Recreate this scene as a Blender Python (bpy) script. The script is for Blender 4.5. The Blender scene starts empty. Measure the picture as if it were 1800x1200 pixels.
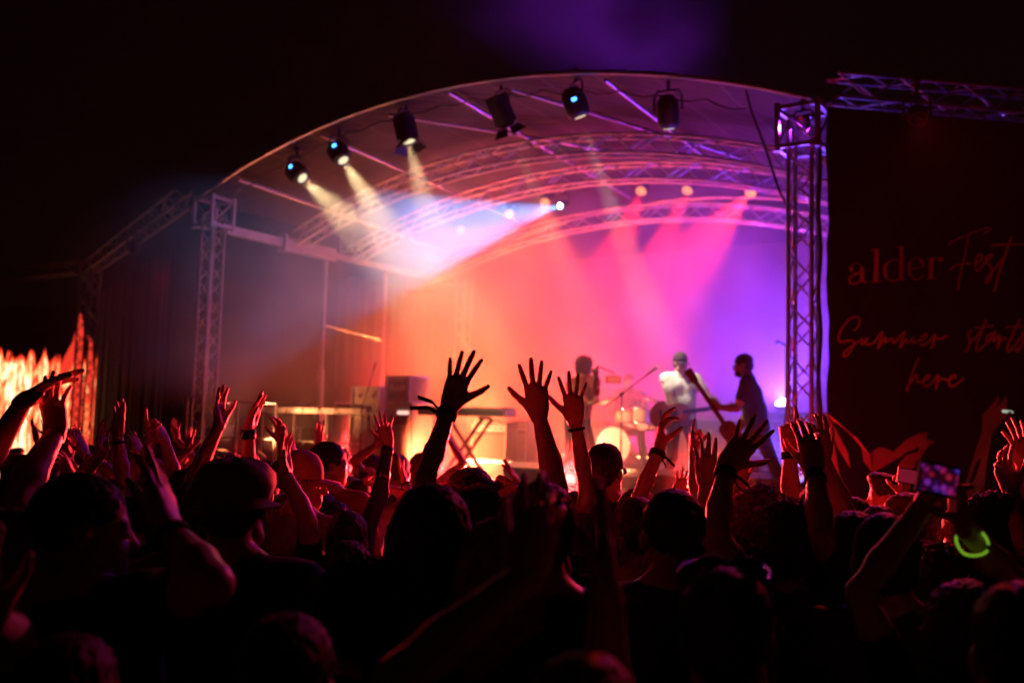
import bpy, bmesh, math, random
import numpy as np
from mathutils import Vector, Matrix, Quaternion
random.seed(7); np.random.seed(7)
rad = math.radians
SC = bpy.context.scene
COL = SC.collection

# ------------------------------------------------------------------ camera
F = 1700.0                      # focal length in pixels of the 1800 px wide photograph
HC = 1.85
cam_d = bpy.data.cameras.new('camera'); cam = bpy.data.objects.new('camera', cam_d); COL.objects.link(cam)
cam_d.sensor_width = 36.0; cam_d.lens = F / 1800 * 36
cam_d.clip_start = 0.05; cam_d.clip_end = 600
PITCH = math.atan(150 / F); ROLL = rad(1.5)
ROT = Matrix.Rotation(rad(90) + PITCH, 3, 'X') @ Matrix.Rotation(ROLL, 3, 'Z')
cam.matrix_world = Matrix.Translation((0, 0, HC)) @ ROT.to_4x4()
cam_d.dof.use_dof = True; cam_d.dof.focus_distance = 3.7; cam_d.dof.aperture_fstop = 2.0
SC.camera = cam

# ------------------------------------------------------------------ night sky, moonlight, exposure
W_ = bpy.data.worlds.new('World'); SC.world = W_; W_.use_nodes = True
wn = W_.node_tree; bg = wn.nodes['Background']
sky = wn.nodes.new('ShaderNodeTexSky'); sky.sky_type = 'NISHITA'; sky.sun_disc = False
sky.sun_elevation = rad(2); sky.sun_rotation = rad(200); sky.air_density = 1.0
wn.links.new(sky.outputs[0], bg.inputs[0]); bg.inputs[1].default_value = 0.0004
moon_d = bpy.data.lights.new('moonlight', 'SUN'); moon_d.energy = 0.0006; moon_d.angle = rad(0.5); moon_d.color = (1, .96, .9)
moon = bpy.data.objects.new('moonlight', moon_d); COL.objects.link(moon)
moon.rotation_euler = (rad(60), 0, rad(160))
vs = SC.view_settings
SC.display_settings.display_device = 'sRGB'
vs.view_transform = 'Standard'; vs.look = 'None'; vs.exposure = 0.0; vs.gamma = 1.0; vs.use_curve_mapping = False
cy = SC.cycles
cy.use_denoising = True
try: cy.denoiser = 'OPENIMAGEDENOISE'; cy.denoising_input_passes = 'RGB_ALBEDO_NORMAL'; cy.denoising_prefilter = 'ACCURATE'
except Exception: pass
cy.max_bounces = 4; cy.diffuse_bounces = 2; cy.glossy_bounces = 2; cy.transmission_bounces = 4; cy.volume_bounces = 1
cy.transparent_max_bounces = 8
cy.sample_clamp_indirect = 4; cy.sample_clamp_direct = 0
cy.caustics_reflective = False; cy.caustics_refractive = False
cy.volume_step_rate = 1.0; cy.volume_max_steps = 128
cy.use_light_tree = True
cy.use_adaptive_sampling = True; cy.adaptive_threshold = 0.02

# ------------------------------------------------------------------ placement helpers
def at(px, py, d):
    """the world point seen at photograph pixel (px, py), d metres in front of the camera"""
    return Vector((0, 0, HC)) + ROT @ Vector(((px - 900) / F * d, -(py - 600) / F * d, -d))
def at_z(px, d, z):
    """the point on pixel column px, about d metres away, at height z"""
    py = 750.0
    for _ in range(8):
        p = at(px, py, d); py -= (z - p.z) * F / d
    return at(px, py, d)
TR = at_z(1412, 9.83, 0); TL = at_z(345, 14.8, 0)
TR.z = TL.z = 0
U = (TL - TR); WID = U.length; U.normalize()
V = Vector((-U.y, U.x, 0));
if V.y < 0: V = -V
def S(u, v, z): return TR + U * u + V * v + Vector((0, 0, z))
def uv_of(p):
    q = p - TR; return q.dot(U), q.dot(V)
DECK = 1.05

# ------------------------------------------------------------------ materials
MATS = {}
def mat(name, col, rough=.6, metal=0., noise=.25, scale=20., bump=.0, emit=None, estr=0., sheen=0., spec=.5):
    if name in MATS: return MATS[name]
    m = bpy.data.materials.new(name); m.use_nodes = True; nt = m.node_tree; b = nt.nodes['Principled BSDF']
    b.inputs['Roughness'].default_value = rough; b.inputs['Metallic'].default_value = metal
    b.inputs['Specular IOR Level'].default_value = spec
    b.inputs['Base Color'].default_value = (*col, 1)
    if sheen: b.inputs['Sheen Weight'].default_value = sheen
    if noise or bump:
        tc = nt.nodes.new('ShaderNodeTexCoord'); n = nt.nodes.new('ShaderNodeTexNoise')
        n.inputs['Scale'].default_value = scale; n.inputs['Detail'].default_value = 5
        nt.links.new(tc.outputs['Object'], n.inputs['Vector'])
        if noise:
            r = nt.nodes.new('ShaderNodeMapRange'); r.inputs[1].default_value = .3; r.inputs[2].default_value = .7
            r.inputs[3].default_value = 1 - noise; r.inputs[4].default_value = 1 + noise
            mx = nt.nodes.new('ShaderNodeVectorMath'); mx.operation = 'SCALE'; mx.inputs[0].default_value = col
            nt.links.new(n.outputs['Fac'], r.inputs[0]); nt.links.new(r.outputs[0], mx.inputs['Scale'])
            nt.links.new(mx.outputs[0], b.inputs['Base Color'])
            r2 = nt.nodes.new('ShaderNodeMapRange'); r2.inputs[3].default_value = max(0, rough - .12); r2.inputs[4].default_value = min(1, rough + .12)
            nt.links.new(n.outputs['Fac'], r2.inputs[0]); nt.links.new(r2.outputs[0], b.inputs['Roughness'])
        if bump:
            bp = nt.nodes.new('ShaderNodeBump'); bp.inputs['Strength'].default_value = bump; bp.inputs['Distance'].default_value = .01
            nt.links.new(n.outputs['Fac'], bp.inputs['Height']); nt.links.new(bp.outputs[0], b.inputs['Normal'])
    if emit:
        b.inputs['Emission Color'].default_value = (*emit, 1); b.inputs['Emission Strength'].default_value = estr
    MATS[name] = m; return m
def lens_mat(name, core, rim, strength, cells=0):
    """a lit lens: the emission of a lamp face, hotter in the middle"""
    m = bpy.data.materials.new(name); m.use_nodes = True; nt = m.node_tree; b = nt.nodes['Principled BSDF']
    b.inputs['Base Color'].default_value = (.02, .02, .02, 1); b.inputs['Roughness'].default_value = .2
    tc = nt.nodes.new('ShaderNodeTexCoord'); v = nt.nodes.new('ShaderNodeVectorMath'); v.operation = 'LENGTH'
    nt.links.new(tc.outputs['Object'], v.inputs[0])
    r = nt.nodes.new('ShaderNodeValToRGB'); r.color_ramp.elements[0].position = .03; r.color_ramp.elements[0].color = (*core, 1)
    r.color_ramp.elements[1].position = .12; r.color_ramp.elements[1].color = (*rim, 1)
    nt.links.new(v.outputs['Value'], r.inputs[0]); nt.links.new(r.outputs[0], b.inputs['Emission Color'])
    b.inputs['Emission Strength'].default_value = strength
    if cells:
        vo = nt.nodes.new('ShaderNodeTexVoronoi'); vo.inputs['Scale'].default_value = cells
        nt.links.new(tc.outputs['Object'], vo.inputs['Vector'])
        mr = nt.nodes.new('ShaderNodeMapRange'); mr.inputs[1].default_value = .2; mr.inputs[2].default_value = .75; mr.inputs[3].default_value = strength * 1.3; mr.inputs[4].default_value = strength * .35
        nt.links.new(vo.outputs['Distance'], mr.inputs[0]); nt.links.new(mr.outputs[0], b.inputs['Emission Strength'])
    return m
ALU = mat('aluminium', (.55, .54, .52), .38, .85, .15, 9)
DIMALU = mat('aluminium shaded dim', (.12, .115, .11), .5, .7, .2, 9)  # darker copy of the aluminium, standing in for dim light on the left trusses
STEEL = mat('galvanised steel', (.42, .42, .42), .45, .8, .2, 14)
BLACKM = mat('black painted metal', (.025, .025, .028), .5, 0, .2, 30)
BLACKP = mat('black plastic', (.02, .02, .022), .35, 0, .15, 40)
PLY = mat('stage plywood', (.09, .07, .055), .6, 0, .3, 6)
CLOTHB = mat('black molton cloth', (.016, .015, .017), .9, 0, .3, 8, .3)
WHITE = mat('white laminate', (.7, .68, .64), .4, 0, .1, 8)
CHROME = mat('chrome', (.8, .8, .8), .15, 1, .05, 10)
BRASS = mat('cymbal bronze', (.7, .48, .18), .25, 1, .15, 30)

# ------------------------------------------------------------------ mesh helpers
class MB:
    def __init__(s): s.v = []; s.f = []; s.sm = []
    def add(s, vs_, fs, smooth=False):
        o = len(s.v); s.v += [tuple(p) for p in vs_]; s.f += [tuple(i + o for i in f) for f in fs]; s.sm += [smooth] * len(fs); return s
    def box(s, c, size, R=None, taper=1.0):
        hx, hy, hz = size[0] / 2, size[1] / 2, size[2] / 2; P = []
        for z in (-1, 1):
            k = taper if z > 0 else 1
            for x, y in ((-1, -1), (1, -1), (1, 1), (-1, 1)):
                p = Vector((x * hx * k, y * hy * k, z * hz)); P.append((R @ p if R else p) + Vector(c))
        return s.add(P, [(3, 2, 1, 0), (4, 5, 6, 7), (0, 1, 5, 4), (1, 2, 6, 5), (2, 3, 7, 6), (3, 0, 4, 7)])
    def tube(s, pts, r, n=8, cap=True, smooth=True):
        pts = [Vector(p) for p in pts]; rs = r if isinstance(r, (list, tuple)) else [r] * len(pts)
        P = []; prev = None
        for i, p in enumerate(pts):
            t = (pts[min(i + 1, len(pts) - 1)] - pts[max(i - 1, 0)]).normalized()
            if prev is None: a = t.orthogonal().normalized()
            else:
                a = prev - t * prev.dot(t)
                a = a.normalized() if a.length > 1e-6 else t.orthogonal().normalized()
            prev = a; b = t.cross(a)
            for k in range(n):
                w = 2 * math.pi * k / n; P.append(p + (a * math.cos(w) + b * math.sin(w)) * rs[i])
        Fc = []
        for i in range(len(pts) - 1):
            for k in range(n):
                k2 = (k + 1) % n; Fc.append((i * n + k, i * n + k2, (i + 1) * n + k2, (i + 1) * n + k))
        s.add(P, Fc, smooth)
        if cap:
            s.add([P[k] for k in range(n)], [tuple(range(n - 1, -1, -1))]); s.add(P[-n:], [tuple(range(n))])
        return s
    def lathe(s, prof, n=24, M=None, smooth=True):
        """prof: (r, z) pairs about the local Z axis"""
        P = []
        for r, z in prof:
            for k in range(n):
                w = 2 * math.pi * k / n; p = Vector((r * math.cos(w), r * math.sin(w), z)); P.append(M @ p if M else p)
        Fc = [(i * n + k, i * n + (k + 1) % n, (i + 1) * n + (k + 1) % n, (i + 1) * n + k) for i in range(len(prof) - 1) for k in range(n)]
        return s.add(P, Fc, smooth)
    def mesh(s, name, m):
        me = bpy.data.meshes.new(name); me.from_pydata(s.v, [], s.f)
        me.polygons.foreach_set('use_smooth', s.sm); me.materials.append(m); me.update(); return me
def link(name, me, parent=None, M=None, kind=None, label=None):
    o = bpy.data.objects.new(name, me); COL.objects.link(o)
    if parent: o.parent = parent
    if M is not None:
        if isinstance(M, Vector): o.location = M
        else: o.matrix_local = M
    if kind: o['kind'] = kind
    if label: o['label'] = label
    return o
def obj(name, mb, m, parent=None, M=None, kind=None, label=None): return link(name, mb.mesh(name, m), parent, M, kind, label)
def thing(name, label, cat, loc=(0, 0, 0), group=None, R=None):
    o = bpy.data.objects.new(name, None); COL.objects.link(o); o.empty_display_size = .1
    o.matrix_world = Matrix.Translation(loc) @ (R.to_4x4() if R else Matrix())
    o['label'] = label; o['category'] = cat
    if group: o['group'] = group
    return o
def tag(o, label, cat, group=None):
    o['label'] = label; o['category'] = cat
    if group: o['group'] = group
    return o
def frame(z, up=Vector((0, 0, 1))):
    """rotation whose local Z is z"""
    z = z.normalized(); x = up.cross(z)
    if x.length < 1e-4: x = Vector((1, 0, 0)).cross(z)
    x.normalize(); return Matrix((x, z.cross(x), z)).transposed()
UNIT_TUBE = {}
def rod(name, a, b, r, m, parent, base):
    """a rod between two world points: one shared mesh, stretched along its length"""
    key = (round(r, 4), m.name)
    if key not in UNIT_TUBE: UNIT_TUBE[key] = MB().tube([(0, 0, 0), (0, 0, 1)], r, 6).mesh('rod', m)
    d = b - a
    return link(name, UNIT_TUBE[key], parent, Matrix.Translation(a - base) @ frame(d).to_4x4() @ Matrix.Diagonal((1, 1, d.length, 1)))

# ------------------------------------------------------------------ setting: ground, haze
def ground_material():
    m = bpy.data.materials.new('trodden grass'); m.use_nodes = True; nt = m.node_tree; b = nt.nodes['Principled BSDF']
    n = nt.nodes.new('ShaderNodeTexNoise'); n.inputs['Scale'].default_value = 1.3; n.inputs['Detail'].default_value = 8
    r = nt.nodes.new('ShaderNodeValToRGB'); r.color_ramp.elements[0].color = (.03, .045, .018, 1); r.color_ramp.elements[1].color = (.08, .06, .04, 1)
    r.color_ramp.elements[0].position = .4; r.color_ramp.elements[1].position = .65
    tc = nt.nodes.new('ShaderNodeTexCoord'); nt.links.new(tc.outputs['Object'], n.inputs['Vector'])
    nt.links.new(n.outputs['Fac'], r.inputs[0]); nt.links.new(r.outputs[0], b.inputs['Base Color']); b.inputs['Roughness'].default_value = .95
    return m
obj('ground', MB().add([(-200, -60, 0), (200, -60, 0), (200, 300, 0), (-200, 300, 0)], [(0, 1, 2, 3)]), ground_material(), kind='structure')

def volume_mat(name, dens, col, aniso, noise=None):
    m = bpy.data.materials.new(name); m.use_nodes = True; nt = m.node_tree
    for n in list(nt.nodes):
        if n.type != 'OUTPUT_MATERIAL': nt.nodes.remove(n)
    out = [n for n in nt.nodes][0]
    pv = nt.nodes.new('ShaderNodeVolumePrincipled'); pv.inputs['Color'].default_value = (*col, 1)
    pv.inputs['Density'].default_value = dens; pv.inputs['Anisotropy'].default_value = aniso
    nt.links.new(pv.outputs[0], out.inputs['Volume'])
    if noise:
        tc = nt.nodes.new('ShaderNodeTexCoord'); n1 = nt.nodes.new('ShaderNodeTexNoise')
        mp = nt.nodes.new('ShaderNodeMapping'); mp.inputs['Rotation'].default_value = (0, .5, .3); mp.inputs['Location'].default_value = (0, 0, 0)
        n1.inputs['Scale'].default_value = noise[0]; n1.inputs['Detail'].default_value = 3; n1.inputs['Distortion'].default_value = .8
        nt.links.new(tc.outputs['Object'], mp.inputs[0]); nt.links.new(mp.outputs[0], n1.inputs['Vector'])
        mr = nt.nodes.new('ShaderNodeMapRange'); mr.inputs[1].default_value = noise[1]; mr.inputs[2].default_value = noise[2]
        mr.inputs[3].default_value = dens * noise[3]; mr.inputs[4].default_value = dens * noise[4]
        nt.links.new(n1.outputs['Fac'], mr.inputs[0]); dsock = mr.outputs[0]
        # thin the smoke towards the borders of its cloud, so no box edge can be seen
        vm = nt.nodes.new('ShaderNodeVectorMath'); vm.operation = 'LENGTH'; vd = nt.nodes.new('ShaderNodeVectorMath'); vd.operation = 'DIVIDE'
        vd.inputs[1].default_value = noise[5]
        nt.links.new(tc.outputs['Object'], vd.inputs[0])
        sq = nt.nodes.new('ShaderNodeVectorMath'); sq.operation = 'MULTIPLY'; nt.links.new(vd.outputs[0], sq.inputs[0]); nt.links.new(vd.outputs[0], sq.inputs[1])
        nt.links.new(sq.outputs[0], vm.inputs[0])
        fr = nt.nodes.new('ShaderNodeMapRange'); fr.interpolation_type = 'SMOOTHSTEP'
        fr.inputs[1].default_value = noise[6]; fr.inputs[2].default_value = 1.0; fr.inputs[3].default_value = 1; fr.inputs[4].default_value = 0
        nt.links.new(vm.outputs['Value'], fr.inputs[0])
        mu = nt.nodes.new('ShaderNodeMath'); mu.operation = 'MULTIPLY'
        nt.links.new(dsock, mu.inputs[0]); nt.links.new(fr.outputs[0], mu.inputs[1]); nt.links.new(mu.outputs[0], pv.inputs['Density'])
    return m
obj('haze', MB().box((0, 16, 5.5), (50, 44, 13)), volume_mat('haze', .00018, (1, 1, 1), .25), kind='stuff')
def smoke_cloud(label, c, rxyz, dens, scale, lo, hi, a=.35, b=1.9, core=.35):
    mb = MB().box((0, 0, 0), (rxyz[0] * 2, rxyz[1] * 2, rxyz[2] * 2))
    ang = math.atan2(U.y, U.x)
    o = obj('stage_smoke', mb, volume_mat('stage smoke', dens, (1, 1, 1), .4, (scale, lo, hi, a, b, rxyz, core)), kind='stuff')
    o.matrix_world = Matrix.Translation(c) @ Matrix.Rotation(ang, 4, 'Z'); o['label'] = label
    return o

# ------------------------------------------------------------------ trusses
def truss(name, label, cat, path, up, size=.24, bay=.3, rc=.024, rb=.011, group=None, faces=(0, 1, 2, 3), chords=(0, 1, 2, 3), mat_=None, root=None):
    """square truss along a path of world points; every chord and every brace is a part"""
    m = mat_ or ALU
    path = [Vector(p) for p in path]
    base = path[0].copy()
    t = root or thing(name, label, cat, base, group)
    if root: base = root.matrix_world.translation.copy()
    L = [0]
    for a, b in zip(path, path[1:]): L.append(L[-1] + (b - a).length)
    def fr(i):
        d = (path[min(i + 1, len(path) - 1)] - path[max(i - 1, 0)]).normalized(); n = (up - d * up.dot(d)).normalized(); return d, n, d.cross(n)
    def corner(i, k, f=None):
        d, n, s_ = fr(i); a, b = ((-1, -1), (1, -1), (1, 1), (-1, 1))[k]; return path[i] + (n * a + s_ * b) * size / 2
    def pt(x, k):
        for i in range(len(L) - 1):
            if x <= L[i + 1] or i == len(L) - 2:
                w = (x - L[i]) / (L[i + 1] - L[i]); return corner(i, k).lerp(corner(i + 1, k), w)
    for k in chords:
        pts = [corner(i, k) - base for i in range(len(path))]
        obj('chord', MB().tube(pts, rc, 8), m, t)
    nb = max(2, round(L[-1] / bay))
    for fi in faces:
        k0, k1 = fi, (fi + 1) % 4
        for j in range(nb):
            a = pt(L[-1] * j / nb, k0 if j % 2 == 0 else k1); b = pt(L[-1] * (j + 1) / nb, k1 if j % 2 == 0 else k0)
            rod('brace', a, b, rb, m, t, base)
    return t
HT = 5.30      # height of the corner towers
def corner_block(t, base, c, s_=.42, plates=True):
    fr_ = Matrix((U, V, Vector((0, 0, 1)))).transposed()
    for sx in (-1, 1):
        for sy in (-1, 1):
            obj('block_post', MB().box(c + fr_ @ Vector((sx * s_ / 2, sy * s_ / 2, 0)) - base, (.05, .05, s_ + .1), fr_), ALU, t)
    for z in (-s_ / 2, s_ / 2):
        for sx in (-1, 1):
            obj('block_rail', MB().box(c + fr_ @ Vector((sx * s_ / 2, 0, z)) - base, (.04, s_ - .055, .045), fr_), ALU, t)
            obj('block_rail', MB().box(c + fr_ @ Vector((0, sx * s_ / 2, z)) - base, (s_ - .055, .04, .045), fr_), ALU, t)
    for sx in (-1, 1):
        a = c + fr_ @ Vector((sx * s_ / 2, -s_ / 2 + .03, -s_ / 2 + .03)); b = c + fr_ @ Vector((sx * s_ / 2, s_ / 2 - .03, s_ / 2 - .03))
        rod('block_brace', a, b, .014, ALU, t, base)
        a = c + fr_ @ Vector((-s_ / 2 + .03, sx * s_ / 2, -s_ / 2 + .03)); b = c + fr_ @ Vector((s_ / 2 - .03, sx * s_ / 2, s_ / 2 - .03))
        rod('block_brace', a, b, .014, ALU, t, base)
def tower(label, u, v, h, block=True, p=None, size=.24):
    b = p if p is not None else S(u, v, 0)
    t = truss('truss_tower', label, 'truss tower', [b + Vector((0, 0, .05)), b + Vector((0, 0, h))], V, size, .26, .025, .011)
    base = t.matrix_world.translation
    obj('base_plate', MB().box((0, 0, -.025), (.6, .6, .03)), STEEL, t)
    if block: corner_block(t, base, b + Vector((0, 0, h + .02)))
    return t
TWR = tower('tall truss tower at the right front corner of the stage, violet light on top', 0, 0, HT - .25)
TWL = tower('aluminium truss tower at the left front corner of the stage, lit pinkish red', WID, 0, HT - .25)
tower('hazy truss tower at the back left of the stage behind the keyboard, glowing orange', WID - .1, 6.7, HT - .3, False)
tower('truss tower at the rear right corner of the stage behind the banner', .1, 6.7, HT - .3, False)

def arch_pts(v, z0, rise, n=28, u0=0., u1=None):
    u1 = WID if u1 is None else u1; pts = []
    for i in range(n + 1):
        w = i / n; u = u0 + (u1 - u0) * w; q = 2 * w - 1
        # circular arc
        c = (u1 - u0) / 2; Rr = (c * c + rise * rise) / (2 * rise)
        z = z0 + math.sqrt(Rr * Rr - (c * q) ** 2) - (Rr - rise)
        pts.append(S(u, v, z))
    return pts
RISE = .93
ARCHES = []
def arch(label, v, z0, rise, **k):
    return truss('arch_truss', label, 'arch truss', arch_pts(v, z0, rise), Vector((0, 0, 1)), .26, .36, .022, .011, 'arched roof trusses of the stage', **k)
arch('nearest full arched truss under the canopy, behind the front row of spotlights', 1.9, 5.0, RISE)
arch('second arched truss under the canopy, between the nearest arch and the one with red lamps', 3.3, 4.95, RISE)
arch('rearmost arched truss in the smoke, carrying the row of red lamps', 5.4, 4.75, RISE)

# canopy: arched membrane with front and rear keder tubes
cz = HT + .02
def canopy():
    t = thing('stage_canopy', 'arched fabric roof canopy over the stage, grey underside lit pink', 'stage roof', S(0, 0, 0))
    b = S(0, 0, 0)
    m = bpy.data.materials.new('canopy fabric'); m.use_nodes = True; nt = m.node_tree; bs = nt.nodes['Principled BSDF']
    tc = nt.nodes.new('ShaderNodeTexCoord'); wv = nt.nodes.new('ShaderNodeTexNoise'); mp = nt.nodes.new('ShaderNodeMapping')
    mp.inputs['Rotation'].default_value = (0, 0, -math.atan2(V.y, V.x)); mp.inputs['Scale'].default_value = (.25, 6, 1)
    wv.inputs['Scale'].default_value = 2.0; wv.inputs['Detail'].default_value = 4
    nt.links.new(tc.outputs['Object'], mp.inputs[0]); nt.links.new(mp.outputs[0], wv.inputs['Vector'])
    bp = nt.nodes.new('ShaderNodeBump'); bp.inputs['Strength'].default_value = .8; bp.inputs['Distance'].default_value = .05
    nt.links.new(wv.outputs['Fac'], bp.inputs['Height']); nt.links.new(bp.outputs[0], bs.inputs['Normal'])
    bs.inputs['Base Color'].default_value = (.024, .022, .022, 1); bs.inputs['Roughness'].default_value = .55; bs.inputs['Specular IOR Level'].default_value = .15
    rows = [(-.12 + 7.1 * i / 10) for i in range(11)]; mb = MB(); P = []; n = 40
    for v in rows:
        sag = -.05 * math.sin((v + .12) / 7.1 * math.pi * 4) ** 2
        for p in arch_pts(v, cz, RISE + .05, n, -.25, WID + .25): P.append(p + Vector((0, 0, sag)) - b)
    fs = [(i * (n + 1) + k, i * (n + 1) + k + 1, (i + 1) * (n + 1) + k + 1, (i + 1) * (n + 1) + k) for i in range(10) for k in range(n)]
    P2 = [p + Vector((0, 0, .012)) for p in P]; o = len(P)
    mb.add(P + P2, fs + [tuple(reversed([i + o for i in f])) for f in fs], True)
    obj('membrane', mb, m, t)
    for v in (-.15, 7.0):
        obj('keder_tube', MB().tube([p - b for p in arch_pts(v, cz - .02, RISE + .05, 44, -.25, WID + .25)], .03, 8), ALU, t)
    seam = mat('welded seam', (.03, .027, .027), .6, 0, .1)
    for w in range(4, 100, 8):
        q_ = [arch_pts(v, cz - .006 - .05 * math.sin((v + .12) / 7.1 * math.pi * 4) ** 2, RISE + .05, 100, -.25, WID + .25) for v in rows]
        P_ = []
        for r_0 in q_: P_ += [r_0[w] - b, r_0[w].lerp(r_0[w + 1], .45) - b]
        obj('seam', MB().add(P_, [(2 * i, 2 * i + 1, 2 * i + 3, 2 * i + 2) for i in range(10)], True), seam, t)
    # purlins running back from the front arch
    for w in (.25, .5, .75, .93):
        pa = arch_pts(-.1, cz - .06, RISE + .03, 100)[int(w * 100)]; pb = arch_pts(5.4, cz - .25, RISE + .0, 100)[int(w * 100)]
        rod('purlin', pa, pb, .028, ALU, t, b)
    # diagonal wind braces seen under the fabric
    q = lambda v, w, dz=0: arch_pts(v, cz - .08 + dz, RISE, 100)[int(w * 100)]
    for a_, b_ in (((0, .62), (1.9, .50)), ((1.9, .50), (3.3, .40)), ((0, .40), (1.9, .30)), ((1.9, .30), (3.3, .2))):
        rod('wind_brace', q(*a_), q(*b_), .022, ALU, t, b)
    # strap ends and clips along the front tube
    pts = arch_pts(-.17, cz + .03, RISE + .05, 90, 0, WID)
    for i in range(46, 90, 3):
        d = (pts[i + 1] - pts[i]).normalized() if i < 90 else U
        rod('strap_clip', pts[i] - b + b, pts[i] + d * .11 + Vector((0, 0, random.uniform(.0, .03))), .012, ALU, t, b)
    return t
canopy()

# side beam and scaffold frame on the left of the stage
t = thing('scaffold_frame', 'galvanised side frame on the left of the stage, box beam on two poles', 'scaffold frame', S(WID, 0, 0)); b = S(WID, 0, 0)
FR = Matrix((U, V, Vector((0, 0, 1)))).transposed()
zb = HC + 3.02
obj('box_beam', MB().box(S(WID, .95, zb) - b, (.09, 1.4, .14), FR), ALU, t)
obj('box_beam', MB().box(S(WID, 2.15, zb - .01) - b, (.12, 1.2, .22), FR), ALU, t)
obj('box_beam', MB().box(S(WID, 4.75, zb - .01) - b, (.08, 3.95, .1), FR), ALU, t)
obj('bracket', MB().box(S(WID, 1.5, zb) - b, (.18, .07, .3), FR), ALU, t)
for v, r in ((2.55, .05), (4.2, .05)):
    rod('pole', S(WID, v, 0), S(WID, v, zb - .12), r * .75, ALU, t, b)
    rod('pole_sleeve', S(WID, v, 0.2), S(WID, v, HC + .95), r * 1.15, ALU, t, b)
    obj('coupler', MB().box(S(WID, v, HC + .1) - b, (.16, .16, .12), FR), ALU, t)
rod('cross_bar', S(WID, 2.6, HC + 1.72), S(WID, 4.15, HC + 1.6), .02, ALU, t, b)
for du in (0, .28): rod('hook', S(WID - .3 - du, 2.6, zb), S(WID - .3 - du, 2.6, zb + .3), .018, ALU, t, b)
rod('hook', S(WID - .3, 2.6, zb), S(WID - .6, 2.6, zb), .018, ALU, t, b)

# guard rail on the left front of the stage
t = thing('guard_rail', 'metal guard rail beside the left truss tower', 'railing', S(WID, 0, DECK)); b = S(WID, 0, DECK)
def zpt(px, d, z): return at_z(px, d, z)
ga, gb = zpt(322, 14.9, DECK), zpt(480, 15.2, DECK)
for z in (1.08, .52): rod('rail', ga + Vector((0, 0, z)), gb + Vector((0, 0, z)), .022, ALU, t, b)
for w in (.0, .56, 1.): rod('post', ga.lerp(gb, w), ga.lerp(gb, w) + Vector((0, 0, 1.07)), .024, ALU, t, b)

# ------------------------------------------------------------------ stage platform
t = thing('stage_platform', 'raised stage platform of dark deck panels with black skirt', 'stage', S(0, 0, 0)); b = S(0, 0, 0)
nu, nv = 9, 7
du = (WID + 1.0) / nu; dv = 7.0 / nv
pm = MB().box((0, 0, 0), (du - .012, dv - .012, .06)).mesh('deck_panel', PLY)
for i in range(nu):
    for j in range(nv):
        link('deck_panel', pm, t, Matrix.Translation(S(-.5 + du * (i + .5), -.1 + dv * (j + .5), DECK - .03) - b) @ FR.to_4x4())
for i in range(nu + 1):
    for j in (0, 3, 7):
        rod('leg', S(-.46 + (du - .01) * i, dv * j * .97, 0), S(-.46 + (du - .01) * i, dv * j * .97, DECK - .07), .024, STEEL, t, b)
obj('fascia', MB().box(S(WID / 2, -.13, DECK - .06) - b, (WID + 1.0, .03, .14), FR), ALU, t)
sk = MB(); P = []
for i in range(200):
    u = -.5 + (WID + 1.) * i / 199; w = .03 * math.sin(i * 1.7) + .012 * math.sin(i * .61)
    P += [S(u, -.1 + w, DECK - .14) - b, S(u, -.1 + w * 1.5, .01) - b]
sk.add(P, [(2 * i, 2 * i + 2, 2 * i + 3, 2 * i + 1) for i in range(199)], True)
obj('skirt', sk, CLOTHB, t)

# backdrop and side cloth
def drape(name, label, pa, pb, z0, z1, m, amp=.05, n=120, cat='curtain'):
    d = (pb - pa); nrm = Vector((-d.y, d.x, 0)).normalized(); t = MB(); P = []
    for i in range(n + 1):
        w = i / n; off = amp * math.sin(i * 1.15) + amp * .6 * math.sin(i * .47 + 1)
        p = pa.lerp(pb, w) + nrm * off
        P += [(p.x, p.y, z0), (p.x, p.y, z1)]
    t.add(P, [(2 * i, 2 * i + 2, 2 * i + 3, 2 * i + 1) for i in range(n)], True)
    P2 = [(x + nrm.x * .006, y + nrm.y * .006, z) for x, y, z in P]
    t.add(P2, [(2 * i + 1, 2 * i + 3, 2 * i + 2, 2 * i) for i in range(n)], True)
    o = obj(name, t, m); return tag(o, label, cat)
BACK = mat('grey backdrop cloth', (.06, .058, .06), .85, 0, .2, 4, .2)
drape('backdrop', 'large backdrop cloth across the rear of the stage', S(-.6, 7.05, 0), S(WID + .3, 7.05, 0), .3, 5.3, BACK, .015)
drape('side_curtain', 'dark side curtain closing the left of the stage', S(WID + .25, 3.2, 0), S(WID + .25, 7.0, 0), .2, 4.6, CLOTHB, .04, 80)
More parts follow.
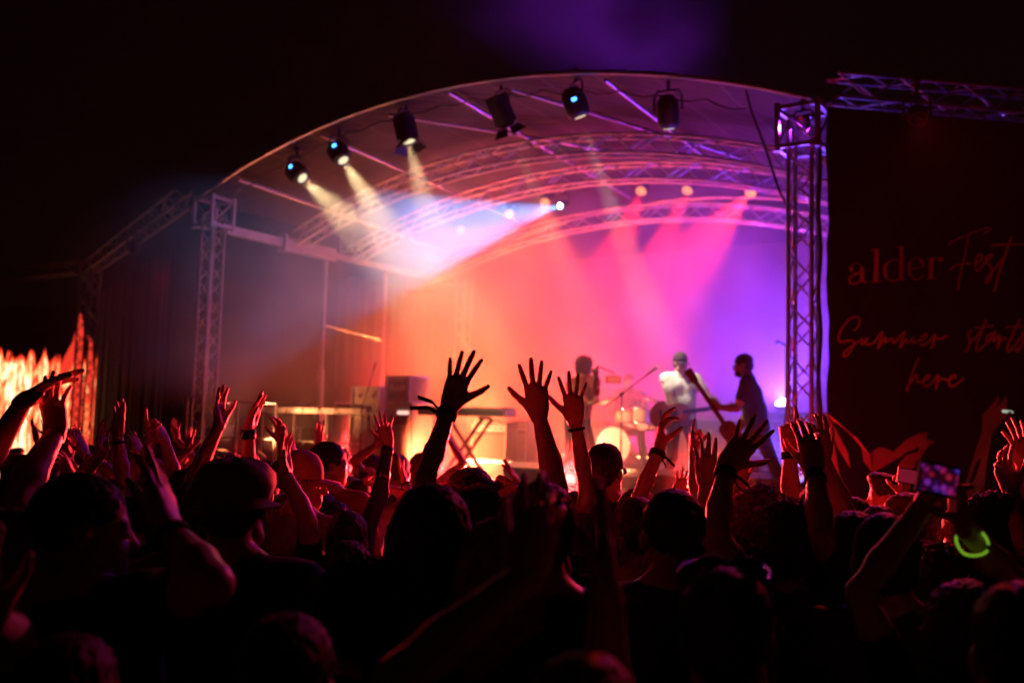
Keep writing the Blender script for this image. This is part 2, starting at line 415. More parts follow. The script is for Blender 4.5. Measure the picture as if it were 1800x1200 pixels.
TUNED = {   # fitted power and colour of each lamp, added ones included
    'lowest and leftmost round spotlight on the front arch, blue display lit': ((1, 0.68, 0.33), 1404),
    'round spotlight with blue display, second from the left on the front arch': ((1, 0.68, 0.33), 1774),
    'square spotlight with open barn doors, third from the left on the front arch': ((1, 0.68, 0.33), 1397),
    'square spotlight with barn doors hanging left of the top of the arch, dim beam': ((1, 0.68, 0.33), 1500),
    'tilted spotlight with small blue display at the very top of the arch': ((1, .82, .6), 2754),
    'dark round spotlight right of the top of the arch, pointing down left': ((1, 0.68, 0.33), 251),
    'lowest red lamp at the left end of the rear row, inside the blue beam': ((1.0, 0.127, 0.042), 195),
    'red lamp second from the left, washed out by the blue beam': ((1.0, 0.112, 0.031), 278),
    'orange lamp just above the source of the blue white beam': ((1, .06, .015), 1358),
    'orange lamp right of the blue beam, leftmost of the three high red lamps': ((1, .015, .03), 4226),
    'orange lamp in the middle of the three high red lamps': ((1, .015, .03), 3900),
    'rightmost orange lamp near the right truss tower': ((1, .025, .02), 3159),
    'small moving head lamp throwing the wide blue white beam to the left': ((.07, .40, 1), 5169),
    'bright violet blue lamp on a flight case behind the right tower': ((.14, .035, 1), 1166),
    'added blue floor lamp at the rear right corner washing the backdrop': ((.13, .015, 1), 1893),
    'added deep red floor lamp between the left scaffold poles': ((1, .03, .03), 3091),
    'added red floor lamp behind the stacked racks': ((1, .06, .025), 6281),
    'amber floor lamp behind the keyboard': ((1, .24, .06), 4300),
    'amber floor lamp behind the person filming': ((1, .08, .025), 2501),
    'added pink floor lamp behind the drum kit': ((1, .015, .4), 1094),
    'added violet lamp on the rear slope of the canopy, pointing up into the smoke': ((0.393, 0.029, 1.0), 889),
    'violet lamp inside the top block of the right truss tower': ((0.446, 0.03, 1.0), 262),
    'red lamp glaring at the crowd from the front edge of the stage below the guitarist': ((1, 0.027, 0.03), 7650),
    'red lamp at the front edge of the stage below the person filming': ((1, 0.027, 0.03), 7200),
    'red lamp at the front edge of the stage below the keyboard': ((1, 0.027, 0.03), 5850),
    'red lamp at the front edge of the stage below the long table': ((1, 0.03, 0.03), 630),
    'red lamp at the front edge of the stage beside the guard rail': ((1, 0.03, 0.03), 200),
    'added red lamp on the ground before the right tower, washing the banner': ((1.0, 0.02, 0.059), 166),
    'added warm red lamp at the foot of the left tower, lighting its side beam': ((1, .22, .14), 348),
    'dark lamp hanging from the side truss over the banner, added red light on the crowd': ((1.0, 0.032, 0.037), 922),
    'added lamp hanging from the side truss left of the left tower': ((1, 0.03, 0.035), 180),
}
# ------------------------------------------------------------------ stage lamps
def spot(parent, M, col, power, angle, blend=.5, size=.04):
    d = bpy.data.lights.new('lamp_light', 'SPOT'); d.energy = power; d.color = col; d.spot_size = rad(angle); d.spot_blend = blend; d.shadow_soft_size = size
    o = bpy.data.objects.new('lamp_light', d); COL.objects.link(o); o.parent = parent; o.matrix_local = M; return o
GLASS = mat('dark lens glass', (.03, .03, .04), .1)
def fixture(label, kind, P, aim, col, power, angle, blend=.6, lens=None, hang=.32, r=.13, ln=.3, display=None, group=None, doors=True, cat='stage light', yaw=0, off=.03, size=.04):
    """P: centre of the lamp body. The lamp looks along aim; it hangs from a clamp above."""
    col, power = TUNED.get(label, (col, power))
    aim = aim.normalized(); t = thing('stage_light', label, cat, P, group)
    R = frame(-aim).to_4x4()                       # local -Z is the beam
    if kind == 'box':
        w = r * 1.7
        obj('housing', MB().box((0, 0, 0), (w, w * .9, ln)).box((0, w * .46, .02), (w * .7, .02, ln * .6)).box((0, -w * .46, .02), (w * .7, .02, ln * .6)), BLACKM, t, R)
        obj('snout', MB().lathe([(0, -ln / 2 - .0), (w * .48, -ln / 2 - .0), (w * .48, -ln / 2 - .05), (w * .43, -ln / 2 - .05), (w * .43, -ln / 2 + .0)], 20), BLACKM, t, R)
    elif kind == 'head':
        obj('housing', MB().lathe([(0, ln / 2), (r * .55, ln / 2), (r * .95, ln * .28), (r, 0), (r * .96, -ln * .3), (r * .85, -ln / 2), (r * .72, -ln / 2), (r * .72, -ln / 2 + .03)], 24), BLACKM, t, R)
    else:
        obj('housing', MB().lathe([(0, ln / 2), (r * .7, ln / 2), (r * .9, ln * .2), (r, -ln / 2), (r * .93, -ln / 2), (r * .93, -ln / 2 + .02)], 24), BLACKM, t, R)
        for k in range(8):
            w = math.pi * k / 4; obj('cooling_fin', MB().box((r * .8 * math.cos(w), r * .8 * math.sin(w), ln * .3), (.03, .008, ln * .4), Matrix.Rotation(w, 3, 'Z')), BLACKM, t, R)
    lr = {'box': r * .72, 'head': r * .5, 'par': r * .92}[kind]
    obj('lens', MB().lathe([(0, 0), (lr * .5, .004), (lr, .008)], 24), lens or GLASS, t, R @ Matrix.Translation((0, 0, -ln / 2 - (.006 if kind == 'par' else .004))) @ Matrix.Rotation(math.pi, 4, 'X'))
    # yoke: a U over the body, up to the clamp
    up = Vector((0, 0, hang)); side = frame(-aim) @ Vector((1, 0, 0)); w = r * 1.05 + .02
    pts = [-side * w, -side * w + up * .45, -side * w * .75 + up * .62, side * w * .75 + up * .62, side * w + up * .45, side * w]
    obj('yoke', MB().tube(pts, .014, 6), BLACKM, t)
    obj('clamp', MB().tube([up * .6, up * 1.0], .02, 8).lathe([(.019, -.03), (.045, -.03), (.045, .03), (.019, .03)], 14, Matrix.Translation(up) @ frame(U).to_4x4()), BLACKM, t)
    if kind == 'box' and doors:
        w = r * 1.7
        for k, (dx, dy) in enumerate(((1, 0), (-1, 0), (0, 1), (0, -1))):
            nrm = Vector((dx, dy, 0)); tang = Vector((-dy, dx, 0)); A = nrm * w * .5 + Vector((0, 0, -ln / 2 - .05)); Bp = A + nrm * .075 + Vector((0, 0, -.09))
            q = [A - tang * w * .42, A + tang * w * .42, Bp + tang * w * .6, Bp - tang * w * .6]; q2 = [p + nrm * .004 for p in q]
            obj('barn_door', MB().add(q + q2, [(0, 1, 2, 3), (7, 6, 5, 4), (0, 4, 5, 1), (1, 5, 6, 2), (2, 6, 7, 3), (3, 7, 4, 0)]), BLACKM, t, R)
    if display:
        camd = (Vector((0, 0, HC)) - P).normalized(); side2 = camd - aim * camd.dot(aim); side2.normalize()
        Rd = frame(side2, aim); obj('display', MB().box((0, 0, 0), (.055, .032, .008)), display, t, Matrix.Translation(side2 * (r * (1.0 if kind != 'box' else .9) + .004) - aim * .02) @ Rd.to_4x4())
    if power: spot(t, R @ Matrix.Translation((0, 0, -ln / 2 - off)), col, power, angle, blend, size)
    return t
DISP = mat('blue display', (.01, .01, .02), .3, 0, 0, emit=(.05, .3, 1), estr=9)
WARM = lens_mat('warm lens', (1, .85, .55), (1, .8, .45), 1.1)
REDL = lens_mat('amber red lens', (1, .40, .10), (1, .10, .035), 2.0, 34)
BLUEL = lens_mat('blue white lens', (.6, .85, 1), (.3, .6, 1), 60)
G1 = 'white spotlights along the front arch'
def fpos(px, py, v): # point on the plane at stage depth v through the pixel
    o = Vector((0, 0, HC)); d = at(px, py, 1) - o; k = ((TR + V * v) - o).dot(V) / d.dot(V); return o + d * k
def aim_px(P, px, py, v): return fpos(px, py, v) - P
WH = (1, .74, .38)
def front(label, kind, px, py, ax, ay, power, ang, **k):
    P = fpos(px, py, .12); return fixture(label, kind, P, at(ax, ay, k.pop('ad', 12.3)) - P, k.pop('col', WH), power, ang, lens=WARM, group=G1, **k)
front('lowest and leftmost round spotlight on the front arch, blue display lit', 'head', 521, 303, 930, 690, 450, 30, display=DISP, r=.155, ln=.30, hang=.36)
front('round spotlight with blue display, second from the left on the front arch', 'head', 595, 268, 860, 700, 450, 28, display=DISP, r=.155, ln=.31, hang=.36)
front('square spotlight with open barn doors, third from the left on the front arch', 'box', 713, 226, 830, 700, 500, 26, r=.135, ln=.36, hang=.4)
front('square spotlight with barn doors hanging left of the top of the arch, dim beam', 'box', 880, 193, 1100, 722, 260, 14, ad=13.9, r=.13, ln=.38, hang=.4)
front('tilted spotlight with small blue display at the very top of the arch', 'head', 1011, 180, 1194, 700, 520, 13, display=DISP, r=.15, ln=.36, hang=.4)
front('dark round spotlight right of the top of the arch, pointing down left', 'head', 1174, 196, 1200, 700, 850, 26, r=.135, ln=.38, hang=.4)

pa_ = arch_pts(-.02, cz - .1, RISE + .03, 60, 0, WID)
cb = [pa_[i] + Vector((0, 0, -.05 - .07 * abs(math.sin(i * .9)))) for i in range(4, 58)]
tag(obj('cable', MB().tube(cb, .012, 5), BLACKP), 'black power cable looping along the front arch between the spotlights', 'cable')
G2 = 'red lamps along the rear arched truss'
def red(label, px, py, ax, ay, col, power, ang, v=5.1, av=3.0, off=.03, **k):
    P = fpos(px, py, v); return fixture(label, 'par', P, aim_px(P, ax, ay, av), col, power, ang, .7, lens=REDL, hang=.3, r=.105, ln=.2, group=G2, off=off, **k)
RED1 = (1, .07, .02); RED2 = (1, .03, .03); AMB = (1, .26, .05)
red('lowest red lamp at the left end of the rear row, inside the blue beam', 811, 401, 790, 520, RED1, 450, 70)
red('red lamp second from the left, washed out by the blue beam', 897, 371, 850, 540, RED1, 450, 70)
red('orange lamp just above the source of the blue white beam', 960, 350, 900, 560, AMB, 700, 66)
red('orange lamp right of the blue beam, leftmost of the three high red lamps', 1129, 330, 1060, 520, RED2, 6000, 24)
red('orange lamp in the middle of the three high red lamps', 1211, 328, 1110, 560, RED2, 6000, 22)
red('rightmost orange lamp near the right truss tower', 1323, 334, 1230, 440, RED1, 6000, 22)

# the moving head that throws the blue white beam across the stage
P = fpos(990, 361, 4.6)
fixture('small moving head lamp throwing the wide blue white beam to the left', 'head', P, aim_px(P, 580, 452, -.4), (.20, .42, 1), 6500, 23, .3, lens=BLUEL, r=.09, ln=.16, hang=.3, size=.02)

# lamps standing on the stage floor
def floor_lamp(label, P, aim, col, power, ang, lens, r=.12, blend=.8, size=.06):
    col, power = TUNED.get(label, (col, power))
    t = thing('floor_light', label, 'stage light', P); R = frame(-aim.normalized()).to_4x4(); M = Matrix.Translation((0, 0, .2)) @ R
    obj('housing', MB().lathe([(0, .1), (r * .7, .1), (r * .95, .04), (r, -.1), (r * .93, -.1), (r * .93, -.08)], 20), BLACKM, t, M)
    obj('lens', MB().lathe([(0, 0), (r * .9, .005)], 20), lens, t, M @ Matrix.Translation((0, 0, -.105)) @ Matrix.Rotation(math.pi, 4, 'X'))
    s_ = frame(-aim.normalized()) @ Vector((1, 0, 0)); w = r + .02
    obj('yoke', MB().tube([s_ * w + Vector((0, 0, .2)), s_ * w + Vector((0, 0, .03)), s_ * w * .6 + Vector((0, 0, .012)), -s_ * w * .6 + Vector((0, 0, .012)), -s_ * w + Vector((0, 0, .03)), -s_ * w + Vector((0, 0, .2))], .011, 6), BLACKM, t)
    if power: spot(t, M @ Matrix.Translation((0, 0, -.13)), col, power, ang, blend, size)
    return t
VIOL = lens_mat('violet lens', (.75, .7, 1), (.45, .4, 1), 40)
AMBL = lens_mat('amber lens', (1, .6, .25), (1, .4, .1), 20)
def cpos_(px, d, z):
    p = at_z(px, d, z); return Vector((p.x, p.y, z))
def dpos(px, v, z=DECK):
    p = fpos(px, 750, v); return Vector((p.x, p.y, z))
P = dpos(1378, 5.0, DECK + 1.0)
flv = floor_lamp('bright violet blue lamp on a flight case behind the right tower', P, Vector((-.35, -.4, .85)), (.13, .03, 1), 2600, 150, VIOL)
P2 = dpos(1345, 6.2)
floor_lamp('added blue floor lamp at the rear right corner washing the backdrop', P2, Vector((.1, 0, 1)), (.14, .02, 1), 1600, 130, VIOL)  # second blue source, added to brighten the smoke at the right
for i, (px, v, col, pw, lab) in enumerate(((585, 2.6, (1, .02, .02), 900, 'added deep red floor lamp between the left scaffold poles'), (690, 4.3, (1, .04, .015), 2400, 'added red floor lamp behind the stacked racks'), (880, 6.2, (1, .16, .03), 4600, 'amber floor lamp behind the keyboard'),
                     (1000, 6.2, (1, .07, .02), 2600, 'amber floor lamp behind the person filming'), (1130, 6.4, (1, .01, .16), 1500, 'added pink floor lamp behind the drum kit'))):
    floor_lamp(lab, dpos(px, v), Vector({585: (.6, .2, .4), 690: (1, .3, .28), 880: (-.4, -.1, .9), 1000: (-.15, -.1, 1)}.get(px, (0, -.15, 1))), col, pw, {585: 120, 690: 90, 880: 92, 1000: 92}.get(px, 120), AMBL)  # the red and pink lamps are added to tint the smoke
# violet lamp on the top of the right tower block, and an unseen lamp added to light the plume
P = S(3.2, 5.2, HT + 1.15)
fixture('added violet lamp on the rear slope of the canopy, pointing up into the smoke', 'par', P, Vector((-.12, -.45, 1)), (.40, .02, 1), 1500, 125, lens=GLASS, r=.08, ln=.14, hang=.25)
P = S(.02, .08, HT - .12)
fixture('violet lamp inside the top block of the right truss tower', 'par', P, Vector((-1.2, 4.0, 1.6)) - P, (.45, .03, 1), 450, 80, lens=GLASS, r=.08, ln=.14, hang=.2)
RDIM = lens_mat('dim red lens', (1, .2, .08), (.8, .03, .02), 1.2)
VDIM = lens_mat('dim violet lens', (.5, .3, 1), (.3, .1, 1), 1.6)
RDL = lens_mat('red lens', (1, .35, .12), (1, .06, .03), 8)
for px, v, z, aimp, pw, lab in ((1219, .25, DECK, (1.0, 3.2, 1.9), 3200, 'red lamp glaring at the crowd from the front edge of the stage below the guitarist'),
                               (1004, .2, DECK, (0, 3.2, 1.9), 3200, 'red lamp at the front edge of the stage below the person filming'),
                               (770, .2, DECK, (-.8, 3.4, 1.9), 3200, 'red lamp at the front edge of the stage below the keyboard'),
                               (600, .2, DECK, (-1.6, 4., 1.9), 3200, 'red lamp at the front edge of the stage below the long table'),
                               (430, .2, DECK, (-2.2, 5., 1.9), 2400, 'red lamp at the front edge of the stage beside the guard rail')):
    P = dpos(px, v, z); floor_lamp(lab, P, Vector(aimp) - P - Vector((0, 0, .2)), (1, .025, .03), pw, 80, RDL if px == 1219 else RDIM, r=.1)
P = at_z(1372, 8.9, .25); P.z = .25
floor_lamp('added red lamp on the ground before the right tower, washing the banner', P, Vector((4.9, 10.1, 5.2)) - P, (1, .02, .06), 130, 100, RDL, r=.1)  # unseen lamp added to redden the banner and its truss
P = dpos(392, .6); floor_lamp('added warm red lamp at the foot of the left tower, lighting its side beam', P, S(WID, .9, HC + 2.9) - P, (1, .16, .10), 380, 80, RDL, r=.1)  # added so the left tower and beam look warmly lit
P = dpos(455, .5); floor_lamp('added amber lamp on the deck by the guard rail, lighting the long table', P, cpos_(560, 15.4, DECK + 1.2) - P, (1, .30, .10), 330, 95, RDIM, r=.1)  # added front light for the table, rail and poles
P = dpos(705, .7); floor_lamp('added orange red lamp at the front of the stage washing the keyboard and racks', P, S(5.2, 4.6, DECK + 1.1) - P, (1, .12, .04), 2600, 110, RDIM, r=.1)  # added wash that brightens the gear and the low smoke
P = dpos(1015, .9); floor_lamp('added orange lamp at the front of the stage washing the drum kit', P, cpos_(1085, 13.9, DECK + .9) - P, (1, .24, .10), 850, 80, RDIM, r=.1)  # added wash for the drums and the person filming
P = dpos(1408, 1.5); floor_lamp('added violet lamp behind the right tower washing the bass player', P, cpos_(1320, 10.8, DECK + 1.2) - P, (.22, .09, 1), 650, 90, VDIM, r=.1)  # added to turn the bass player blue
# red crowd light added to the fixture over the banner, and an added left truss lamp
def truss_lamp(label, P, aim, pw, ang, col=(1, .03, .035)):
    return fixture(label, 'head', P, aim, col, pw, ang, .8, hang=.34, r=.1, ln=.2)
P = at_z(1612, 9.45, 4.98); truss_lamp('dark lamp hanging from the side truss over the banner, added red light on the crowd', P, Vector((-.6, -3.4, -3.2)), 900, 74)
P = at_z(236, 16.9, 4.8); truss_lamp('added lamp hanging from the side truss left of the left tower', P, Vector((.9, -4.4, -3.2)), 1800, 74)
# ------------------------------------------------------------------ smoke drifting over the stage
smoke_cloud('drifting stage smoke filling the stage under the canopy', S(5.3, 3.7, HC + 1.0), (7.0, 4.3, 3.2), .12, .55, .37, .63, .3, 1.8)
smoke_cloud('smoke drifting out over the crowd at the front left corner of the stage', at(500, 520, 13.2), (2.8, 2.7, 1.7), .045, .5, .36, .64, .3, 1.7, core=0)
smoke_cloud('thin smoke caught by the warm spotlights under the front left of the canopy', fpos(660, 325, .9), (2.6, 1.1, 1.0), .13, .7, .36, .64, .4, 1.6, core=0)
smoke_cloud('violet plume of smoke rising above the canopy', at(870, 5, 15.5), (3.6, 3.0, 2.4), .12, .5, .42, .62, .15, 1.9, core=-.3)
# ------------------------------------------------------------------ trusses beside the stage, banner, glowing screen
def crs(pts, n=6):
    P = [pts[0]] + list(pts) + [pts[-1]]; out = []
    for i in range(1, len(P) - 2):
        p0, p1, p2, p3 = [np.array(P[j], float) for j in (i - 1, i, i + 1, i + 2)]
        for k in range(n):
            t = k / n; out.append(.5 * (2 * p1 + (p2 - p0) * t + (2 * p0 - 5 * p1 + 4 * p2 - p3) * t * t + (3 * p1 - p0 - 3 * p2 + p3) * t ** 3))
    out.append(np.array(P[-2], float)); return out
UPV = Vector((0, 0, 1))
bA, bB = at_z(1462, 10.0, 5.42), at_z(1990, 10.55, 5.42)
truss('side_truss', 'horizontal truss running right from the stage tower above the black banner', 'side truss', [bA, bB], UPV, .25, .36, .024, .011)
lA, lB, lC = at_z(322, 14.9, 5.22), at_z(160, 22, 5.22), at_z(-160, 26.5, 5.22)
truss('side_truss', 'dim red truss running back from the left tower to the far left corner', 'side truss', [lA, lB], UPV, .25, .5, .024, .011, mat_=DIMALU)
truss('side_truss', 'barely lit truss above the glowing screen at the far left', 'side truss', [lB + Vector((-.3, .1, 0)), lC], UPV, .25, .6, .024, .011, mat_=DIMALU)
tower('dark truss tower in front of the right end of the glowing screen', 0, 0, 5.3, False, p=Vector((lB.x, lB.y, 0)), size=.3)

# banner
n_ = (bB - bA); n_.z = 0; bl = n_.length; bd = n_.normalized(); bn = Vector((bd.y, -bd.x, 0)); b0 = Vector((bA.x, bA.y, 0)) + bn * .16
def bwave(s, z): return .018 * math.sin(s * 4.1 + .5 * math.sin(z)) + .01 * math.sin(s * 9.3 + z * .6) * (1 - .1 * z)
def bpt(px, py, off=.0):
    o = Vector((0, 0, HC)); d = at(px, py, 1) - o; k = (b0 - o).dot(bn) / d.dot(bn); p = o + d * k; s = (p - b0).dot(bd); return p + bn * (bwave(s, p.z) + off)
bt = thing('festival_banner', 'tall black festival banner with red lettering to the right of the stage', 'banner', b0)
BAN = mat('black banner vinyl', (.005, .004, .005), .6, 0, .25, 5, spec=.2)
mb = MB(); P = []; NX, NZ = 70, 24
for i in range(NX + 1):
    for j in range(NZ + 1):
        z = .4 + 4.75 * j / NZ; s = -.13 + (bl + .03) * i / NX
        if i == 0: s += .012 * math.sin(z * 5) + .008 * math.sin(z * 13)
        P.append(b0 + bd * s + UPV * z + bn * bwave(s, z) - b0)
mb.add(P, [(i * (NZ + 1) + j, (i + 1) * (NZ + 1) + j, (i + 1) * (NZ + 1) + j + 1, i * (NZ + 1) + j + 1) for i in range(NX) for j in range(NZ)], True)
P2 = [Vector(p) - bn * .004 for p in P]
mb.add(P2, [(i * (NZ + 1) + j + 1, (i + 1) * (NZ + 1) + j + 1, (i + 1) * (NZ + 1) + j, i * (NZ + 1) + j) for i in range(NX) for j in range(NZ)], True)
obj('banner_cloth', mb, BAN, bt)
for i in range(9):
    s = .1 + (bl - .4) * i / 8; obj('cable_tie', MB().tube([bd * s + UPV * 5.12, bd * s + UPV * 5.2 - bn * .05, bd * s + UPV * 5.32 - bn * .12], .006, 5), BLACKP, bt)
PRINT = mat('banner print ink', (.62, .17, .15), .6, 0, .1, 12)
PRINT2 = mat('banner picture ink', (.42, .13, .11), .6, 0, .15, 3)
def stroke(pts, w0, w1=None, smooth=True, wid=None):
    q = crs(pts) if smooth else [np.array(p, float) for p in pts]; P = []
    for i, p in enumerate(q):
        t = q[min(i + 1, len(q) - 1)] - q[max(i - 1, 0)]; t /= max(1e-6, np.linalg.norm(t)); nn = np.array([-t[1], t[0]]); w = w0 + ((w1 if w1 is not None else w0) - w0) * i / (len(q) - 1)
        P += [bpt(*(p + nn * w / 2), .012) - b0, bpt(*(p - nn * w / 2), .012) - b0]
    return P, [(2 * i, 2 * i + 2, 2 * i + 3, 2 * i + 1) for i in range(len(q) - 1)]
def letter(name, strokes, m=PRINT):
    mb = MB()
    for st in strokes: mb.add(*st)
    return obj(name, mb, m, bt)
def X1(x, y): return (1470 + x * 330 / 1800, 380 + y * 330 / 1800)
def X2(x, y): return (1460 + x * 340 / 1800, 540 + y * 340 / 1800)
s1 = lambda pts, w, w2=None, sm=True: stroke([X1(*p) for p in pts], w * 330 / 1800, None if w2 is None else w2 * 330 / 1800, sm)
s2 = lambda pts, w, w2=None, sm=True: stroke([X2(*p) for p in pts], w * 340 / 1800, None if w2 is None else w2 * 340 / 1800, sm)
letter('letter_a', [s1([(238, 490), (240, 630)], 42, 42, False), s1([(238, 500), (215, 460), (165, 458), (130, 490)], 9), s1([(118, 512), (156, 512)], 38, 38, False), s1([(238, 535), (170, 560), (125, 590), (120, 630), (150, 655), (210, 630), (236, 605)], 26, 12), s1([(240, 625), (262, 640), (285, 632)], 12)])
letter('letter_l', [s1([(375, 318), (365, 630)], 42, 42, False), s1([(320, 330), (378, 322)], 9, 9, False), s1([(318, 636), (415, 630)], 9, 9, False)])
letter('letter_d', [s1([(612, 292), (606, 612)], 42, 42, False), s1([(560, 302), (615, 296)], 9, 9, False), s1([(590, 440), (540, 420), (470, 455), (450, 525), (470, 600), (530, 628), (590, 600)], 10), s1([(462, 460), (450, 525), (466, 592)], 34), s1([(606, 612), (650, 608)], 9, 9, False)])
letter('letter_e', [s1([(690, 515), (838, 488)], 8, 8, False), s1([(836, 488), (820, 430), (770, 402), (710, 430), (684, 500), (700, 570), (750, 608), (800, 600), (840, 560)], 10), s1([(700, 440), (684, 500), (700, 572)], 36), s1([(800, 412), (828, 450), (830, 484)], 30)])
letter('letter_r', [s1([(915, 402), (908, 596)], 42, 42, False), s1([(868, 412), (915, 406)], 9, 9, False), s1([(868, 602), (965, 594)], 9, 9, False), s1([(925, 460), (950, 400), (990, 395)], 9), s1([(984, 412), (1024, 412)], 40, 40, False)])
letter('letter_f', [s1([(1075, 272), (1160, 220), (1270, 175), (1400, 125), (1465, 115), (1462, 140), (1410, 168)], 13), s1([(1282, 150), (1230, 380), (1180, 600), (1165, 712)], 15), s1([(1090, 525), (1140, 475), (1200, 462), (1300, 450)], 12)])
letter('letters_es', [s1([(1335, 455), (1380, 430), (1392, 375), (1370, 365), (1335, 420), (1335, 495), (1365, 520), (1420, 450), (1490, 380), (1462, 375), (1430, 420), (1480, 500), (1480, 570), (1440, 640), (1440, 600), (1500, 520), (1580, 410)], 19)])
letter('letter_t', [s1([(1662, 200), (1600, 380), (1545, 560), (1505, 725)], 20), s1([(1480, 283), (1640, 275), (1830, 282)], 16)])
letter('word_summer', [s2([(200, 220), (245, 180), (262, 120), (235, 92), (170, 110), (95, 200), (65, 290), (90, 325), (150, 310), (205, 320), (200, 360), (150, 440), (115, 460), (115, 425), (200, 350), (280, 300)], 17),
    s2([(285, 290), (280, 350), (330, 295), (325, 290), (322, 345), (390, 330), (470, 230), (430, 385), (480, 300), (500, 285), (495, 330), (560, 290), (565, 330), (600, 315), (680, 225), (630, 380), (690, 295), (700, 330), (760, 290), (755, 330), (800, 315)], 19),
    s2([(800, 315), (880, 290), (895, 250), (860, 260), (830, 310), (860, 355), (930, 310), (980, 250), (940, 385), (985, 290), (1030, 295), (1085, 262)], 18)])
letter('word_starts', [s2([(1310, 215), (1275, 250), (1290, 320), (1265, 400), (1240, 405)], 17), s2([(1290, 330), (1370, 250), (1440, 115), (1400, 220), (1350, 370), (1370, 405), (1440, 330), (1500, 260), (1460, 260), (1440, 310), (1465, 325), (1520, 225), (1505, 320), (1560, 260), (1540, 385), (1580, 295), (1625, 300)], 17, 21),
    s2([(1335, 192), (1510, 172)], 15, 15, False), s2([(1745, 110), (1690, 220), (1630, 370), (1645, 410), (1700, 350), (1790, 225), (1755, 260), (1770, 330), (1730, 410), (1710, 395), (1800, 330), (1830, 300)], 21), s2([(1615, 188), (1830, 175)], 15, 15, False)])
letter('word_here', [s2([(820, 465), (760, 600), (705, 770), (710, 740), (790, 630), (800, 655), (810, 700), (870, 680)], 20), s2([(870, 680), (925, 650), (920, 628), (880, 655), (865, 710), (895, 738), (960, 690), (1010, 630), (985, 765), (1000, 700), (1035, 665), (1090, 675)], 18),
    s2([(1090, 680), (1160, 650), (1150, 628), (1110, 660), (1105, 715), (1140, 735), (1235, 660)], 17)])
def X3(x, y): return (1430 + x * 370 / 1800, 680 + y * 370 / 1800)
def poly_print(name, outline):
    bmm = bmesh.new(); q = [X3(*p) for p in outline]
    vs_ = [bmm.verts.new(bpt(*p, .010) - b0) for p in q]; f = bmm.faces.new(vs_); bmesh.ops.triangulate(bmm, faces=[f])
    me = bpy.data.meshes.new(name); bmm.to_mesh(me); bmm.free(); me.materials.append(PRINT2); link(name, me, bt)
poly_print('printed_arms', [(95, 215), (160, 262), (320, 415), (350, 425), (475, 585), (478, 660), (495, 730), (700, 530), (780, 455), (900, 395), (975, 385), (970, 470), (1045, 462), (985, 505), (930, 550), (840, 565), (790, 580), (720, 660), (860, 650), (850, 690), (700, 760), (640, 980), (600, 1100), (240, 1100), (190, 900), (140, 600), (110, 400), (150, 350), (200, 520), (300, 690), (280, 560), (215, 430), (130, 320)])
poly_print('printed_raised_hand', [(1575, 70), (1578, 110), (1540, 190), (1640, 85), (1640, 150), (1605, 225), (1645, 200), (1640, 250), (1590, 310), (1520, 385), (1500, 480), (1470, 640), (1440, 900), (1400, 1060), (1240, 1060), (1300, 800), (1380, 560), (1430, 380), (1435, 240), (1500, 170)])

# small lit tubes and a pane at a stall behind the crowd on the right
TUBE = mat('cool lit tube', (.1, .1, .1), .4, 0, 0, emit=(.75, .9, .7), estr=.55)
tt = thing('stall_light', 'slanting white tube light on a stall post at the right edge behind the crowd', 'light', bpt(1725, 870, .35)); bt0 = tt.location.copy()
pl = lambda px, py, o=.4: bpt(px, py, o) - bt0
obj('tube', MB().tube([pl(1714, 832), pl(1752, 866)], .014, 8), TUBE, tt); obj('tube', MB().tube([pl(1725, 846), pl(1725, 864)], .014, 8), TUBE, tt)
obj('tube', MB().tube([pl(1716, 723), pl(1732, 725)], .013, 8), TUBE, tt)
obj('post', MB().tube([pl(1722, 724, .45), pl(1722, 960, .45)], .02, 8), BLACKM, tt); obj('post', MB().tube([pl(1772, 728, .45), pl(1776, 960, .45)], .03, 8), mat('weathered grey post', (.16, .16, .13), .5), tt)

